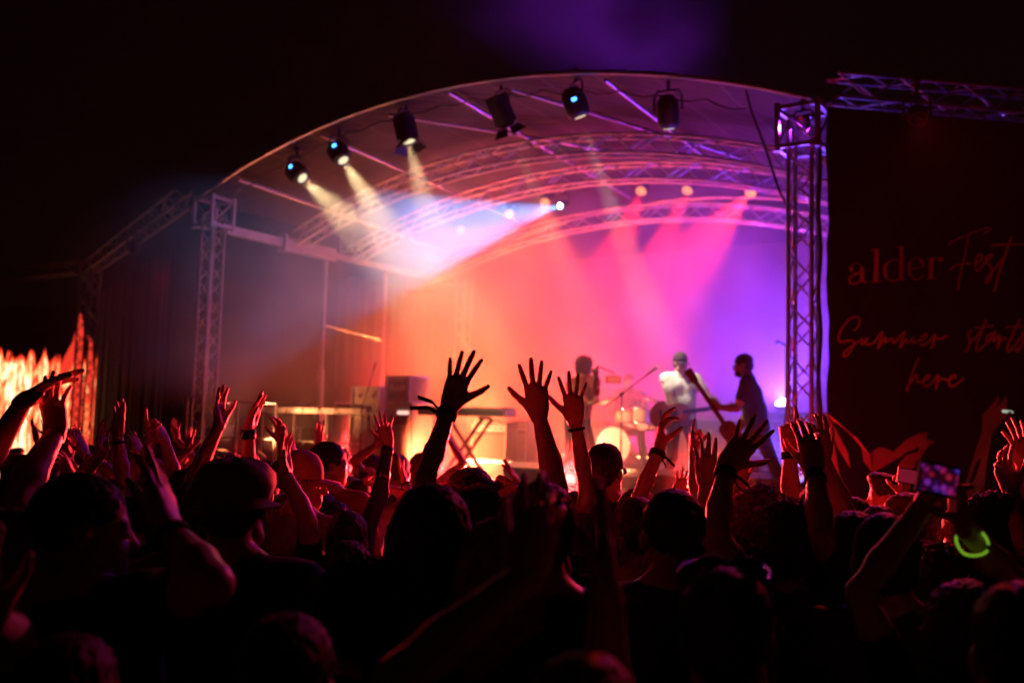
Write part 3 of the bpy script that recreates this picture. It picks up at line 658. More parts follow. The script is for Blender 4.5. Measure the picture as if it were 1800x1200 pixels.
# glowing screen with a picture of flames at the far left
sA = at_z(-150, 23.3, 0); sB = at_z(166, 23.3, 0); sc0 = Vector((sA.x, sA.y, 0)); sd = (sB - sA); sd.z = 0; sw = sd.length; sd.normalize(); sn = Vector((sd.y, -sd.x, 0))
st = thing('video_screen', 'video screen showing bright orange and red flames at the far left', 'screen', sc0)
SR = Matrix((sd, -sn, UPV)).transposed().to_4x4()
def flame_mat():
    m = bpy.data.materials.new('flame picture'); m.use_nodes = True; nt = m.node_tree; b = nt.nodes['Principled BSDF']; b.inputs['Base Color'].default_value = (.01, .01, .01, 1); b.inputs['Roughness'].default_value = .4
    N = nt.nodes.new; K = nt.links.new
    tc = N('ShaderNodeTexCoord'); sx = N('ShaderNodeSeparateXYZ'); K(tc.outputs['Object'], sx.inputs[0])
    mp = N('ShaderNodeMapping'); mp.inputs['Scale'].default_value = (6.5, 1, 1.1); K(tc.outputs['Object'], mp.inputs[0])
    n1 = N('ShaderNodeTexNoise'); n1.inputs['Scale'].default_value = 1.2; n1.inputs['Detail'].default_value = 5; n1.inputs['Distortion'].default_value = 1.4; K(mp.outputs[0], n1.inputs['Vector'])
    mp2 = N('ShaderNodeMapping'); mp2.inputs['Scale'].default_value = (3.2, 1, .12); K(tc.outputs['Object'], mp2.inputs[0])
    n2 = N('ShaderNodeTexNoise'); n2.inputs['Scale'].default_value = 2.0; n2.inputs['Detail'].default_value = 2; K(mp2.outputs[0], n2.inputs['Vector'])
    def mth(op, a, b_=None, c=None):
        q = N('ShaderNodeMath'); q.operation = op
        for i, s_ in enumerate((a, b_, c)):
            if s_ is None: continue
            if isinstance(s_, (int, float)): q.inputs[i].default_value = s_
            else: K(s_, q.inputs[i])
        return q.outputs[0]
    top = mth('MULTIPLY_ADD', n2.outputs['Fac'], 1.1, 2.75)            # height of the flame tips
    e = mth('MULTIPLY', mth('SUBTRACT', top, sx.outputs['Z']), 4.5); e = mth('MINIMUM', mth('MAXIMUM', e, 0), 1)
    hot = mth('MULTIPLY', mth('SUBTRACT', n1.outputs['Fac'], .34), 3.2)
    fall = mth('SUBTRACT', 1.25, mth('MULTIPLY', mth('ABSOLUTE', mth('SUBTRACT', sx.outputs['X'], sw * .47)), .30))
    v = mth('MULTIPLY', mth('MULTIPLY', hot, fall), e)
    r = N('ShaderNodeValToRGB'); cr = r.color_ramp; cr.elements[0].position = 0; cr.elements[0].color = (.0, 0, 0, 1); cr.elements[1].position = 1; cr.elements[1].color = (1, .82, .5, 1)
    for p, c in ((.08, (.12, .004, .002, 1)), (.3, (.9, .04, .015, 1)), (.55, (1, .2, .06, 1)), (.8, (1, .5, .2, 1))): q = cr.elements.new(p); q.color = c
    K(v, r.inputs[0]); K(r.outputs[0], b.inputs['Emission Color']); b.inputs['Emission Strength'].default_value = 2.0
    return m
obj('cabinet', MB().box((sw / 2, .06, 2.35), (sw, .1, 4.3)), BLACKM, st, SR)
obj('picture', MB().add([(.02, 0, .25), (sw - .02, 0, .25), (sw - .02, 0, 4.48), (.02, 0, 4.48)], [(0, 1, 2, 3)]), flame_mat(), st, SR)
RF = mat('red flame on the screen', (.01, .01, .01), .5, 0, 0, emit=(.95, .045, .025), estr=1.0)
SRi = SR.to_3x3().inverted()
def scp(px, py):
    o = Vector((0, 0, HC)); d = at(px, py, 1) - o; k = ((sc0 + sn * .01) - o).dot(sn) / d.dot(sn); return SRi @ (o + d * k - sc0)
def scpoly(name, pts):
    bmm = bmesh.new(); f = bmm.faces.new([bmm.verts.new(scp(*p)) for p in pts]); bmesh.ops.triangulate(bmm, faces=[f]); me = bpy.data.meshes.new(name); bmm.to_mesh(me); bmm.free(); me.materials.append(RF); link(name, me, st, SR)
scpoly('red_flame', [(142, 548), (139, 566), (137, 577), (128, 600), (117, 620), (108, 640), (104, 662), (116, 668), (128, 640), (135, 614), (141, 588), (137, 625), (128, 662), (124, 700), (128, 752), (147, 752), (147, 640), (147, 600), (146, 570)])
scpoly('red_flame', [(153, 587), (158, 590), (162, 602), (163, 640), (163, 720), (156, 722), (154, 650)])
for i in range(3): obj('support_post', MB().box((sw * (.1 + .4 * i), .16, 1.1), (.08, .08, 2.2)), BLACKM, st, SR)

# dark cloth below the left side truss
drape('side_banner', 'dark unlit banner hanging below the truss left of the stage', Vector((lB.x + .3, lB.y - .1, 0)), Vector((lA.x - .2, lA.y + .4, 0)), .4, 4.6, mat('black mesh banner', (.012, .011, .013), .7, 0, .2, 3), .03, 90, 'banner')
# hanging cable near the right tower
q0, q1, q2 = fpos(1312, 160, .05), fpos(1345, 260, .05), fpos(1384, 365, .05)
tag(obj('cable', MB().tube([Vector(p) for p in crs([q0, fpos(1322, 200, .05), q1, fpos(1368, 330, .05), q2, fpos(1388, 400, .03)])], .014, 6), BLACKP), 'black cable hanging from the canopy edge to the right truss tower', 'cable')
tag(obj('cable', MB().tube([TR + Vector((.12, -.16, 0)) + Vector((.012 * math.sin(i), 0, .02 + i * .14)) for i in range(36)], .022, 6), BLACKP), 'thick black cable taped up the right truss tower', 'cable')

# ------------------------------------------------------------------ equipment on the stage
def cpos(px, d, z=DECK):
    p = at_z(px, d, z); return Vector((p.x, p.y, z))
FR4 = FR.to_4x4()
EDGE = mat('case edging aluminium', (.6, .6, .58), .35, .8, .1, 10)
CASE = mat('flight case laminate', (.34, .31, .29), .5, 0, .15, 12)
def flight_case(name, label, P, w, dpt, h, cat='flight case', group=None, fronts=(), lidz=None, rot=None, m=None):
    t = thing(name, label, cat, P, group); R = (rot or FR); R4 = R.to_4x4()
    obj('body', MB().box((0, 0, h / 2), (w - .02, dpt - .02, h - .02)), m or CASE, t, R4)
    for x in (-1, 1):
        for y in (-1, 1): obj('edge', MB().box((x * w / 2, y * dpt / 2, h / 2), (.025, .025, h)), EDGE, t, R4)
        for z in (.012, h - .012): obj('edge', MB().box((x * w / 2, 0, z), (.024, dpt - .03, .024)), EDGE, t, R4); obj('edge', MB().box((0, x * dpt / 2, z), (w - .03, .024, .024)), EDGE, t, R4)
    for f in fronts:
        x, z, ww, hh, mm, nm = f; obj(nm, MB().box((x, -dpt / 2 - .008, z), (ww, .02, hh)), mm, t, R4)
    for x in (-.25, .25): obj('latch', MB().box((x * w, -dpt / 2 - .012, h * .62), (.05, .012, .07)), EDGE, t, R4)
    return t
RACKM = mat('rack gear panel', (.10, .10, .11), .4, .3, .3, 60)
LITW = mat('lit white display', (.1, .1, .1), .3, 0, 0, emit=(1, .55, .45), estr=1.6)
LITB = mat('small violet indicator', (.1, .1, .1), .3, 0, 0, emit=(.6, .4, 1), estr=6)
# desk with the thick pale front edge at the left
t = thing('mixing_desk_table', 'long table with a pale metal front edge on the left of the stage', 'table', cpos(548, 15.6)); b = t.location.copy()
da, db = cpos(452, 15.9), cpos(640, 14.9); dd_ = (db - da); dl = dd_.length; dR = frame(UPV, UPV) if False else Matrix((dd_.normalized(), UPV.cross(dd_.normalized()), UPV)).transposed()
obj('table_top', MB().box((0, .3, .985), (dl, .62, .03)), PLY, t, Matrix.Translation(da.lerp(db, .5) - b) @ dR.to_4x4())
obj('front_edge', MB().box((0, -.03, .975), (dl + .02, .035, .085)), WHITE, t, Matrix.Translation(da.lerp(db, .5) - b) @ dR.to_4x4())
for x in (-.48, -.17, .14, .47): obj('leg', MB().tube([(x * dl, .02, 0), (x * dl, .02, .93)], .022, 8), ALU, t, Matrix.Translation(da.lerp(db, .5) - b) @ dR.to_4x4())
obj('cross_bar', MB().tube([(-.48 * dl, .02, .5), (.47 * dl, .02, .47)], .016, 8), ALU, t, Matrix.Translation(da.lerp(db, .5) - b) @ dR.to_4x4())
dM = Matrix.Translation(da.lerp(db, .5) + UPV * 1.0) @ dR.to_4x4()
t = thing('mixer', 'small mixer with a raised back at the right end of the long table', 'mixer', (dM @ Vector((.62, .25, .0)))); R = dR.to_4x4()
obj('body', MB().box((0, 0, .05), (.42, .36, .09), None, .94), BLACKM, t, R); obj('side_cheek', MB().box((-.215, 0, .06), (.02, .37, .12)), EDGE, t, R); obj('side_cheek', MB().box((.215, 0, .06), (.02, .37, .12)), EDGE, t, R)
for i in range(6): obj('fader', MB().box((-.15 + i * .06, -.04 + .02 * (i % 3), .103), (.02, .03, .016)), WHITE, t, R)
t = thing('laptop', 'flat device lying on the long table left of the pole', 'laptop', (dM @ Vector((-.45, .2, 0))))
obj('base', MB().box((0, 0, .012), (.34, .24, .02)), EDGE, t, R); obj('lid', MB().box((0, .14, .06), (.34, .012, .09)), BLACKP, t, R)
for i in range(4):
    x = -.5 + i * .33; tag(obj('cable', MB().tube([dM @ Vector(p) for p in ((x, .2, .02), (x + .02, -.05, .02), (x + .05, -.09, -.1), (x + .02, -.08, -.35 - .1 * (i % 2)), (x + .08, -.06, -.6))], .008, 5), BLACKP), ('leftmost thin black cable over the pale edge of the long table', 'thin black cable over the pale table edge, second from the left', 'thin black cable over the pale table edge just left of the pole', 'rightmost thin black cable over the pale edge of the long table')[i], 'cable', 'cables over the table edge')
# racks
flight_case('equipment_rack', 'lower tall case under the small open rack, left of the keyboard', cpos(716, 14.6), .48, .5, 1.12, 'rack', fronts=((0, .86, .36, .14, RACKM, 'panel'), (-.08, .97, .2, .05, LITW, 'display')))
p_ = cpos(714, 14.6, DECK + 1.12); t = flight_case('rack_unit', 'small open rack with pale frame on top of the tall case', p_, .44, .42, .40, 'rack', fronts=((0, .28, .3, .07, RACKM, 'panel'), (0, .12, .3, .1, RACKM, 'panel')))
for x in (-.06, 0, .06): obj('socket', MB().lathe([(0, .01), (.018, .01), (.02, 0)], 10, Matrix.Rotation(rad(90), 3, 'X')), EDGE, t, FR4 @ Matrix.Translation((x, -.23, .2)))
flight_case('flight_case', 'dark flight case between the pale table and the racks', cpos(664, 15.2), .7, .6, .95, group=None)
flight_case('flight_case', 'dark case standing on the case left of the racks', cpos(660, 15.2, DECK + .95), .55, .5, .42)
# keyboard on an X stand
kp = cpos(815, 13.4); t = thing('keyboard', 'long dark stage keyboard on a crossed stand left of centre', 'keyboard', kp + UPV * .93); R = Matrix((( -U + V * .1).normalized(), UPV.cross((-U + V * .1).normalized()), UPV)).transposed().to_4x4()
obj('case', MB().box((0, 0, .05), (1.36, .34, .09)), BLACKM, t, R); obj('rear_panel', MB().box((0, .12, .115), (1.36, .09, .03)), BLACKP, t, R); obj('end_block', MB().box((.69, 0, .055), (.03, .345, .10)), mat('wood end', (.18, .05, .03), .4), t, R)
for i in range(52): link('white_key', UNIT_TUBE.setdefault('wk', MB().box((0, 0, 0), (.0215, .14, .016)).mesh('white_key', WHITE)), t, R @ Matrix.Translation((-.61 + i * .0235, -.09, .10)))
for i in range(52):
    if i % 7 not in (2, 6): link('black_key', UNIT_TUBE.setdefault('bk', MB().box((0, 0, 0), (.012, .09, .018)).mesh('black_key', BLACKP)), t, R @ Matrix.Translation((-.598 + i * .0235, -.065, .116)))
t = thing('keyboard_stand', 'black crossed stand carrying the keyboard', 'keyboard stand', kp); R = R
for y in (-.14, .14):
    for s_ in (-1, 1): obj('leg', MB().box((0, y + .02 * s_, .46), (.045, .028, 1.12), Matrix.Rotation(rad(37) * s_, 3, 'Y')), BLACKM, t, R)
for z, x in ((.91, .3), (.91, -.3), (.02, .33), (.02, -.33)): obj('bar', MB().tube([(x, -.17, z), (x, .17, z)], .018, 8), BLACKM, t, R)
# amplifier combos right of the keyboard
AMP = mat('amp grille cloth', (.18, .15, .12), .8, 0, .4, 90)
def amp(label, P, w, h, dpt=.3, rot=None, head=True, cat='amplifier'):
    t = thing('amplifier', label, cat, P); R4 = (rot or FR).to_4x4()
    obj('cabinet', MB().box((0, 0, h / 2), (w, dpt, h)), mat('amp tolex', (.03, .03, .03), .6, 0, .2, 50), t, R4)
    obj('grille', MB().box((0, -dpt / 2 - .006, h * .36), (w - .07, .012, h * .62)), AMP, t, R4); obj('control_panel', MB().box((0, -dpt / 2 - .006, h * .84), (w - .07, .012, h * .16)), EDGE, t, R4)
    for i in range(6): obj('knob', MB().lathe([(0, .02), (.012, .02), (.014, 0)], 10, Matrix.Rotation(rad(90), 3, 'X')), BLACKP, t, R4 @ Matrix.Translation((-w * .35 + i * w * .14, -dpt / 2 - .012, h * .84)))
    for z in (.02, h - .02): obj('piping', MB().box((0, -dpt / 2 - .004, z), (w - .03, .012, .014)), WHITE, t, R4)
    for x in (-1, 1): obj('piping', MB().box((x * (w / 2 - .018), -dpt / 2 - .0045, h / 2), (.014, .011, h - .06)), WHITE, t, R4)
    obj('handle', MB().tube([(-.1, 0, h), (-.08, 0, h + .035), (.08, 0, h + .035), (.1, 0, h)], .011, 6), BLACKP, t, R4)
    return t
flight_case('flight_case', 'low flight case under the two amplifiers right of the keyboard', cpos(885, 14.3), 1.0, .5, .3)
amp('open amplifier with pale piping, left one right of the keyboard', cpos(868, 14.3, DECK + .3), .62, .56)
amp('amplifier beside the one with the oval badge, nearer the drum kit', cpos(920, 14.4, DECK + .3), .3, .6)
# cases and speaker cabinets behind the bassist
flight_case('flight_case', 'wide dark case with a pale top edge behind the bass player', cpos(1308, 13.2, DECK + .52), 1.45, .6, .46)
flight_case('flight_case', 'wide lower case under the one behind the bass player', cpos(1310, 13.2), 1.5, .62, .52)
amp('bass amplifier cabinet with a pale grille between the two guitar players', cpos(1236, 13.5), .5, .72)
amp('small amplifier low behind the bass player at the right', cpos(1290, 12.4), .55, .45)
flight_case('flight_case', 'tall violet lit flight case at the right behind the truss tower', cpos(1402, 13.9), .8, .6, 1.12)
# wedge monitors near the front edge
def wedge(label, P):
    t = thing('monitor_speaker', label, 'monitor', P, None); mb = MB(); w = .26
    prof = [(-.22, 0), (.22, 0), (.22, .10), (.02, .36), (-.22, .30)]
    P_ = [(x, y, z) for x in (-w, w) for y, z in prof]; mb.add(P_, [(4, 3, 2, 1, 0), (5, 6, 7, 8, 9)] + [(i, (i + 1) % 5, 5 + (i + 1) % 5, 5 + i) for i in range(5)])
    obj('cabinet', mb, BLACKM, t, FR4); q = Matrix.Rotation(rad(-52 + 90), 3, 'X')
    obj('grille', MB().box((0, .125, .235), (.46, .006, .27), Matrix.Rotation(rad(38), 3, 'X')), mat('steel grille', (.08, .08, .085), .5, .5, .3, 200), t, FR4)
wedge('wedge monitor on the deck at the feet of the bass player', cpos(1352, 10.9)); wedge('wedge monitor on the deck in front of the white guitarist', cpos(1180, 11.1)); wedge('wedge monitor on the deck left of the person filming', cpos(930, 12.2))

# microphones on stands
def mic_stand(label, P, h, tip=None, pivot_back=.25, cat='microphone stand'):
    t = thing('microphone_stand', label, cat, P); obj('base', MB().lathe([(0, .03), (.05, .03), (.12, .015), (.125, 0)], 20), BLACKM, t)
    obj('pole', MB().tube([(0, 0, .02), (0, 0, h * .55)], .013, 8).tube([(0, 0, h * .55), (0, 0, h)], .009, 8), BLACKM, t)
    tp = (tip - P) if tip else Vector((0, 0, h + .05))
    if tip:
        d = tp - Vector((0, 0, h)); dn = d.normalized(); obj('boom', MB().tube([Vector((0, 0, h)) - dn * pivot_back, tp - dn * .14], .008, 8), BLACKM, t); obj('clutch', MB().lathe([(.0, -.03), (.022, -.03), (.022, .03), (0, .03)], 12, frame(dn)), BLACKM, t, Vector((0, 0, h)))
    else: dn = Vector((-.9, -.2, .25)).normalized(); tp = Vector((0, 0, h)) + dn * .13
    mM = Matrix.Translation(tp - dn * .09) @ frame(dn).to_4x4(); m_ = obj('microphone', MB().lathe([(0, -.09), (.010, -.09), (.013, .03)], 14), BLACKM, t, mM)
    obj('mic_head', MB().lathe([(.013, .03), (.024, .045), (.026, .065), (.02, .088), (0, .095)], 14), mat('steel mesh ball', (.45, .45, .45), .35, .8, .3, 300), m_)
    return t
P0 = cpos(1090, 11.9); mic_stand('microphone stand with a long boom rising right in front of the drum kit', P0, at(1093, 692, 11.9).z - DECK, at(1156, 644, 11.9), .28)
P0 = cpos(632, 14.6); mic_stand('thin microphone boom leaning over the racks at the left', P0, at(640, 715, 14.6).z - DECK, at(662, 634, 14.4), .1)
P0 = cpos(1381, 10.9); mic_stand('microphone pointing left beside the right truss tower', P0, at(1380, 604, 10.9).z - DECK)

# drum kit on a low riser
rz = DECK + .28; kp = cpos(1100, 14.3, DECK)
t = thing('drum_riser', 'low drum riser with a bright front edge at centre stage', 'riser', kp); obj('top', MB().box((0, 0, .25), (2.3, 2.0, .06)), PLY, t, FR4); obj('front_edge', MB().box((0, -1.015, .22), (2.3, .025, .1)), EDGE, t, FR4)
obj('skirt', MB().box((0, -.98, .085), (2.26, .02, .16)), CLOTHB, t, FR4)
for x in (-1.1, 1.1):
    for y in (-.9, .9): obj('leg', MB().box((x, y, .11), (.05, .05, .22)), STEEL, t, FR4)
t = thing('drum_kit', 'drum kit with pale shells and brass cymbals at centre stage', 'drum kit', cpos(1100, 14.0, rz)); b = t.location.copy()
SHELL = mat('pale drum shell', (.5, .36, .22), .25, 0, .1, 10); SKIN_ = mat('coated drum head', (.75, .73, .68), .5, 0, .05, 10)
def drum(name, c, ax, r, ln):
    M = Matrix.Translation(c - b) @ frame(ax).to_4x4(); o = obj(name, MB().lathe([(r, -ln / 2), (r, ln / 2)], 28), SHELL, t, M)
    obj('drum_head', MB().lathe([(r - .004, ln / 2 + .004), (0, ln / 2 + .006)], 28).lathe([(0, -ln / 2 - .006), (r - .004, -ln / 2 - .004)], 28), SKIN_, o)
    for z in (-ln / 2, ln / 2): obj('hoop', MB().lathe([(r, z - .012), (r + .012, z - .012), (r + .012, z + .012), (r, z + .012), (r, z - .012)], 28), CHROME, o)
    return o
cam2 = (Vector((0, 0, HC)) - b); cam2.z = 0; cam2.normalize(); sdv = cam2.cross(UPV)
drum('bass_drum', cpos(1066, 13.7, rz + .29), (cam2 - sdv * .55), .27, .38)
drum('rack_tom', cpos(1098, 13.8, rz + .66), UPV * .8 - cam2 * .3, .14, .2); drum('rack_tom', cpos(1122, 13.85, rz + .68), UPV * .8 - cam2 * .3, .15, .22)
drum('snare_drum', cpos(1142, 14.2, rz + .6), UPV, .17, .14); drum('floor_tom', cpos(1050, 14.3, rz + .42), UPV, .2, .4)
for px, d, z, r, tl in ((1062, 14.0, .93, .22, .3), (1140, 13.9, .98, .24, -.25), (1160, 14.2, .78, .17, .05)):
    c = cpos(px, d, rz + z); ax = (UPV + sdv * tl + cam2 * .2).normalized(); M = Matrix.Translation(c - b) @ frame(ax).to_4x4(); o = obj('cymbal', MB().lathe([(0, .02), (.03, .018), (.04, .008), (r, -.008)], 28).lathe([(r, -.009), (.04, .006), (0, .017)], 28), BRASS, t, M)
    f = Vector((c.x, c.y, rz)) - b; obj('cymbal_stand', MB().tube([f + UPV * .3, c - b], .01, 6), CHROME, t)
    for k in range(3):
        w = 2.1 * k; obj('stand_leg', MB().tube([f + UPV * .32, f + Vector((.22 * math.cos(w), .22 * math.sin(w), .01))], .008, 6), CHROME, t)
t = thing('drum_stool', 'round drum stool under the drummer', 'stool', cpos(1102, 14.75, rz)); obj('seat', MB().lathe([(0, .50), (.15, .50), (.165, .47), (.15, .44), (0, .44)], 20), BLACKP, t); obj('pole', MB().tube([(0, 0, .12), (0, 0, .45)], .015, 8), CHROME, t)
for k in range(3): obj('leg', MB().tube([(0, 0, .2), (.2 * math.cos(2.1 * k), .2 * math.sin(2.1 * k), .01)], .01, 6), CHROME, t)
# ------------------------------------------------------------------ bodies: smooth blended volumes turned into one surface
def _cone(P, a, b, ra, rb):
    a = np.array(a); b = np.array(b); ab = b - a; L2 = max(1e-9, ab @ ab); t = np.clip(((P - a) @ ab) / L2, 0, 1)
    return np.linalg.norm(P - a - t[..., None] * ab, axis=-1) - (ra + (rb - ra) * t)
def _ell(P, c, r, R):
    q = P - np.array(c)
    if R is not None: q = q @ np.array(R)
    r = np.array(r); k = np.linalg.norm(q / r, axis=-1); return (k - 1) * r.min()
def skin_surface(prims, h):
    """prims: dicts cone(a,b,ra,rb,k) / ell(c,r,R,k,sub). Returns (verts, quads) of the blended surface on an h grid"""
    prims = [p if p[0] == 'c' else (p[0], p[1], p[2], p[3], 0, p[4], *p[5:]) for p in prims]
    lo = np.full(3, 1e9); hi = -lo; B = []
    for p in prims:
        if p[0] == 'c': a, b = np.array(p[1]), np.array(p[2]); m = max(p[3], p[4]); l, u = np.minimum(a, b) - m, np.maximum(a, b) + m
        else: m = max(p[2]); l, u = np.array(p[1]) - m, np.array(p[1]) + m
        k = p[5]; B.append((l - k - 2 * h, u + k + 2 * h))
        if not (len(p) > 6 and p[6]): lo = np.minimum(lo, l); hi = np.maximum(hi, u)
    lo = lo - 3 * h; n = np.ceil((hi + 3 * h - lo) / h).astype(int) + 1
    G = np.full(n, .5)
    for p, (l, u) in zip(prims, B):
        i0 = np.clip(np.floor((l - lo) / h).astype(int), 0, n - 1); i1 = np.clip(np.ceil((u - lo) / h).astype(int) + 1, 1, n)
        if (i1 <= i0).any(): continue
        X = [lo[d] + h * np.arange(i0[d], i1[d]) for d in range(3)]
        P = np.stack(np.meshgrid(*X, indexing='ij'), -1)
        d = _cone(P, *p[1:5]) if p[0] == 'c' else _ell(P, p[1], p[2], p[3])
        sl = tuple(slice(i0[q], i1[q]) for q in range(3)); g = G[sl]; k = p[5]
        if len(p) > 6 and p[6]:
            hh = np.maximum(k - np.abs(-d - g), 0) / k; G[sl] = np.maximum(g, -d) + hh * hh * k / 4
        else:
            hh = np.maximum(k - np.abs(d - g), 0) / k; G[sl] = np.minimum(g, d) - hh * hh * k / 4
    s = G < 0
    c = [s[i:n[0] - 1 + i, j:n[1] - 1 + j, k:n[2] - 1 + k] for i in (0, 1) for j in (0, 1) for k in (0, 1)]
    cnt = sum(x.astype(np.int8) for x in c); act = (cnt > 0) & (cnt < 8)
    idx = np.argwhere(act); cid = -np.ones(act.shape, int); cid[tuple(idx.T)] = np.arange(len(idx))
    acc = np.zeros((len(idx), 3)); w = np.zeros(len(idx)); O = [(i, j, k) for i in (0, 1) for j in (0, 1) for k in (0, 1)]
    for a in O:
        for ax in range(3):
            if a[ax]: continue
            b = list(a); b[ax] = 1
            ga = G[tuple((idx + a).T)]; gb = G[tuple((idx + b).T)]; m = (ga < 0) != (gb < 0)
            t = np.where(m, ga / np.where(m, ga - gb, 1), 0); pt = np.array(a, float) + t[:, None] * (np.array(b) - np.array(a))
            acc += pt * m[:, None]; w += m
    V_ = lo + h * (idx + acc / w[:, None])
    Q = []
    for ax in range(3):
        o = [0, 1, 2]; o.remove(ax); e1, e2 = o
        sa = [slice(1, n[d] - 1) for d in range(3)]; sb = list(sa); sa[ax] = slice(0, n[ax] - 1); sb[ax] = slice(1, n[ax])
        A, Bq = s[tuple(sa)], s[tuple(sb)]; ed = np.argwhere(A != Bq)
        if not len(ed): continue
        flip = A[tuple(ed.T)]
        base = ed + 1; base[:, ax] -= 1
        def cc(d1, d2):
            q = base.copy(); q[:, e1] -= d1; q[:, e2] -= d2; return cid[tuple(q.T)]
        q = np.stack([cc(0, 0), cc(1, 0), cc(1, 1), cc(0, 1)], 1)
        if ax == 1: flip = ~flip
        q[~flip] = q[~flip][:, ::-1]
        Q.append(q)
    Q = np.concatenate(Q); Q = Q[(Q >= 0).all(1)]
    return V_, Q
def np_mesh(name, parts, m, smooth=True):
    """join (verts, quads) arrays into one mesh"""
    vs_, qs, o = [], [], 0
    for v, q in parts: vs_.append(v); qs.append(q + o); o += len(v)
    v = np.concatenate(vs_); q = np.concatenate(qs)
    me = bpy.data.meshes.new(name); me.vertices.add(len(v)); me.vertices.foreach_set('co', v.astype(np.float32).ravel())
    me.loops.add(len(q) * 4); me.loops.foreach_set('vertex_index', q.astype(np.int32).ravel())
    me.polygons.add(len(q)); me.polygons.foreach_set('loop_start', np.arange(0, len(q) * 4, 4, dtype=np.int32))
    try: me.polygons.foreach_set('loop_total', np.full(len(q), 4, dtype=np.int32))
    except Exception: pass
    me.polygons.foreach_set('use_smooth', np.full(len(q), smooth)); me.materials.append(m); me.update(); me.validate(); return me

def project(p):
    q = ROT.transposed() @ (p - Vector((0, 0, HC))); return 900 - q.x / q.z * F, 600 + q.y / q.z * F
# ---- hands, in a frame of their own: fingers +Z, palm faces +Y, thumb towards +X (a left hand); mirrored for a right hand
POSES = {
    'spread': dict(sp=(14, 3, -8, -20), cu=(3, 2, 3, 6), th=(48, 12), tc=6),
    'open':   dict(sp=(8, 2, -4, -10), cu=(8, 6, 8, 12), th=(38, 18), tc=10),
    'flat':   dict(sp=(3, 1, -1, -4), cu=(3, 2, 3, 5), th=(24, 16), tc=8),
    'cup':    dict(sp=(6, 1, -3, -8), cu=(26, 24, 28, 32), th=(40, 40), tc=16),
    'relax':  dict(sp=(9, 2, -5, -12), cu=(18, 24, 30, 34), th=(36, 28), tc=14),
    'fist':   dict(sp=(3, 0, -2, -5), cu=(84, 86, 88, 88), th=(26, 52), tc=38),
    'point':  dict(sp=(2, 0, -2, -5), cu=(4, 78, 84, 86), th=(22, 50), tc=40),
    'pinch':  dict(sp=(4, 4, -4, -14), cu=(34, 22, 14, 10), th=(20, 48), tc=22),
    'grip':   dict(sp=(4, 0, -2, -4), cu=(54, 58, 60, 62), th=(36, 56), tc=22),
}
HAND_CACHE = {}
def hand_surface(pose, h, jitter=0):
    key = (pose, round(h, 4), jitter)
    if key in HAND_CACHE: return HAND_CACHE[key]
    g = POSES[pose]; rj = random.Random(jitter * 7 + 3); P = []
    k = .009
    P.append(('c', (-.008, 0, -.012), (-.010, 0, .012), .0215, .0225, .012)); P.append(('c', (.008, 0, -.012), (.012, 0, .012), .0215, .0225, .012))
    kn = [(.030, .001, .090), (.010, -.001, .096), (-.010, -.001, .091), (-.028, .002, .080)]
    fl = [(.041, .026, .021), (.046, .030, .022), (.042, .028, .021), (.032, .020, .019)]
    fr_ = [.0098, .0099, .0093, .0083]
    for (x, y, z) in kn: P.append(('c', (x * .42, 0, .004), (x, y - .001, z - .004), .0175, .0128, .012))
    P.append(('c', (.020, .008, .018), (.026, .007, .05), .018, .014, .012)); P.append(('c', (-.022, .008, .02), (-.026, .006, .06), .014, .012, .012))
    for i in range(4):
        sp = rad(g['sp'][i] + rj.uniform(-4, 4)); cu = g['cu'][i] + rj.uniform(-3, 6); p = np.array(kn[i], float); a = 0.
        for j, L in enumerate(fl[i]):
            a += rad(cu * (1.0, 1.05, .75)[j])
            d = np.array([math.sin(sp) * math.cos(a), math.sin(a), math.cos(sp) * math.cos(a)]); q = p + d * L
            r0 = fr_[i] * (1, .93, .86)[j]; r1 = fr_[i] * (.95, .88, .72)[j]
            P.append(('c', p, q, r0, r1, .0035 if j else .006)); p = q
    a0, fw = rad(g['th'][0]), rad(g['th'][1]); p = np.array([.024, .006, .022]); d = np.array([math.sin(a0) * math.cos(fw), math.sin(fw), math.cos(a0) * math.cos(fw)])
    q = p + d * .046; P.append(('c', p, q, .0175, .0125, .014))
    for j, (L, r0, r1) in enumerate(((.034, .0118, .0105), (.028, .0108, .0080))):
        a0 -= rad(g['tc'] * (j + .4)); d = np.array([math.sin(a0) * math.cos(fw), math.sin(fw), math.cos(a0) * math.cos(fw)])
        p = q; q = p + d * L; P.append(('c', p, q, r0, r1, .004))
    HAND_CACHE[key] = skin_surface(P, h); return HAND_CACHE[key]
def place_hand(wrist, tipdir, palm, side, pose, h, scale=1., jitter=0):
    v, q = hand_surface(pose, h, jitter)
    Z = Vector(tipdir).normalized(); Y = Vector(palm); Y = (Y - Z * Y.dot(Z)).normalized(); X = Y.cross(Z)
    v = v.copy() * scale
    if side == 'R': X = -X
    M = np.array([list(X), list(Y), list(Z)])
    v2 = v @ M + np.array(wrist)
    if side == 'R': q = q[:, ::-1]
    return v2, q

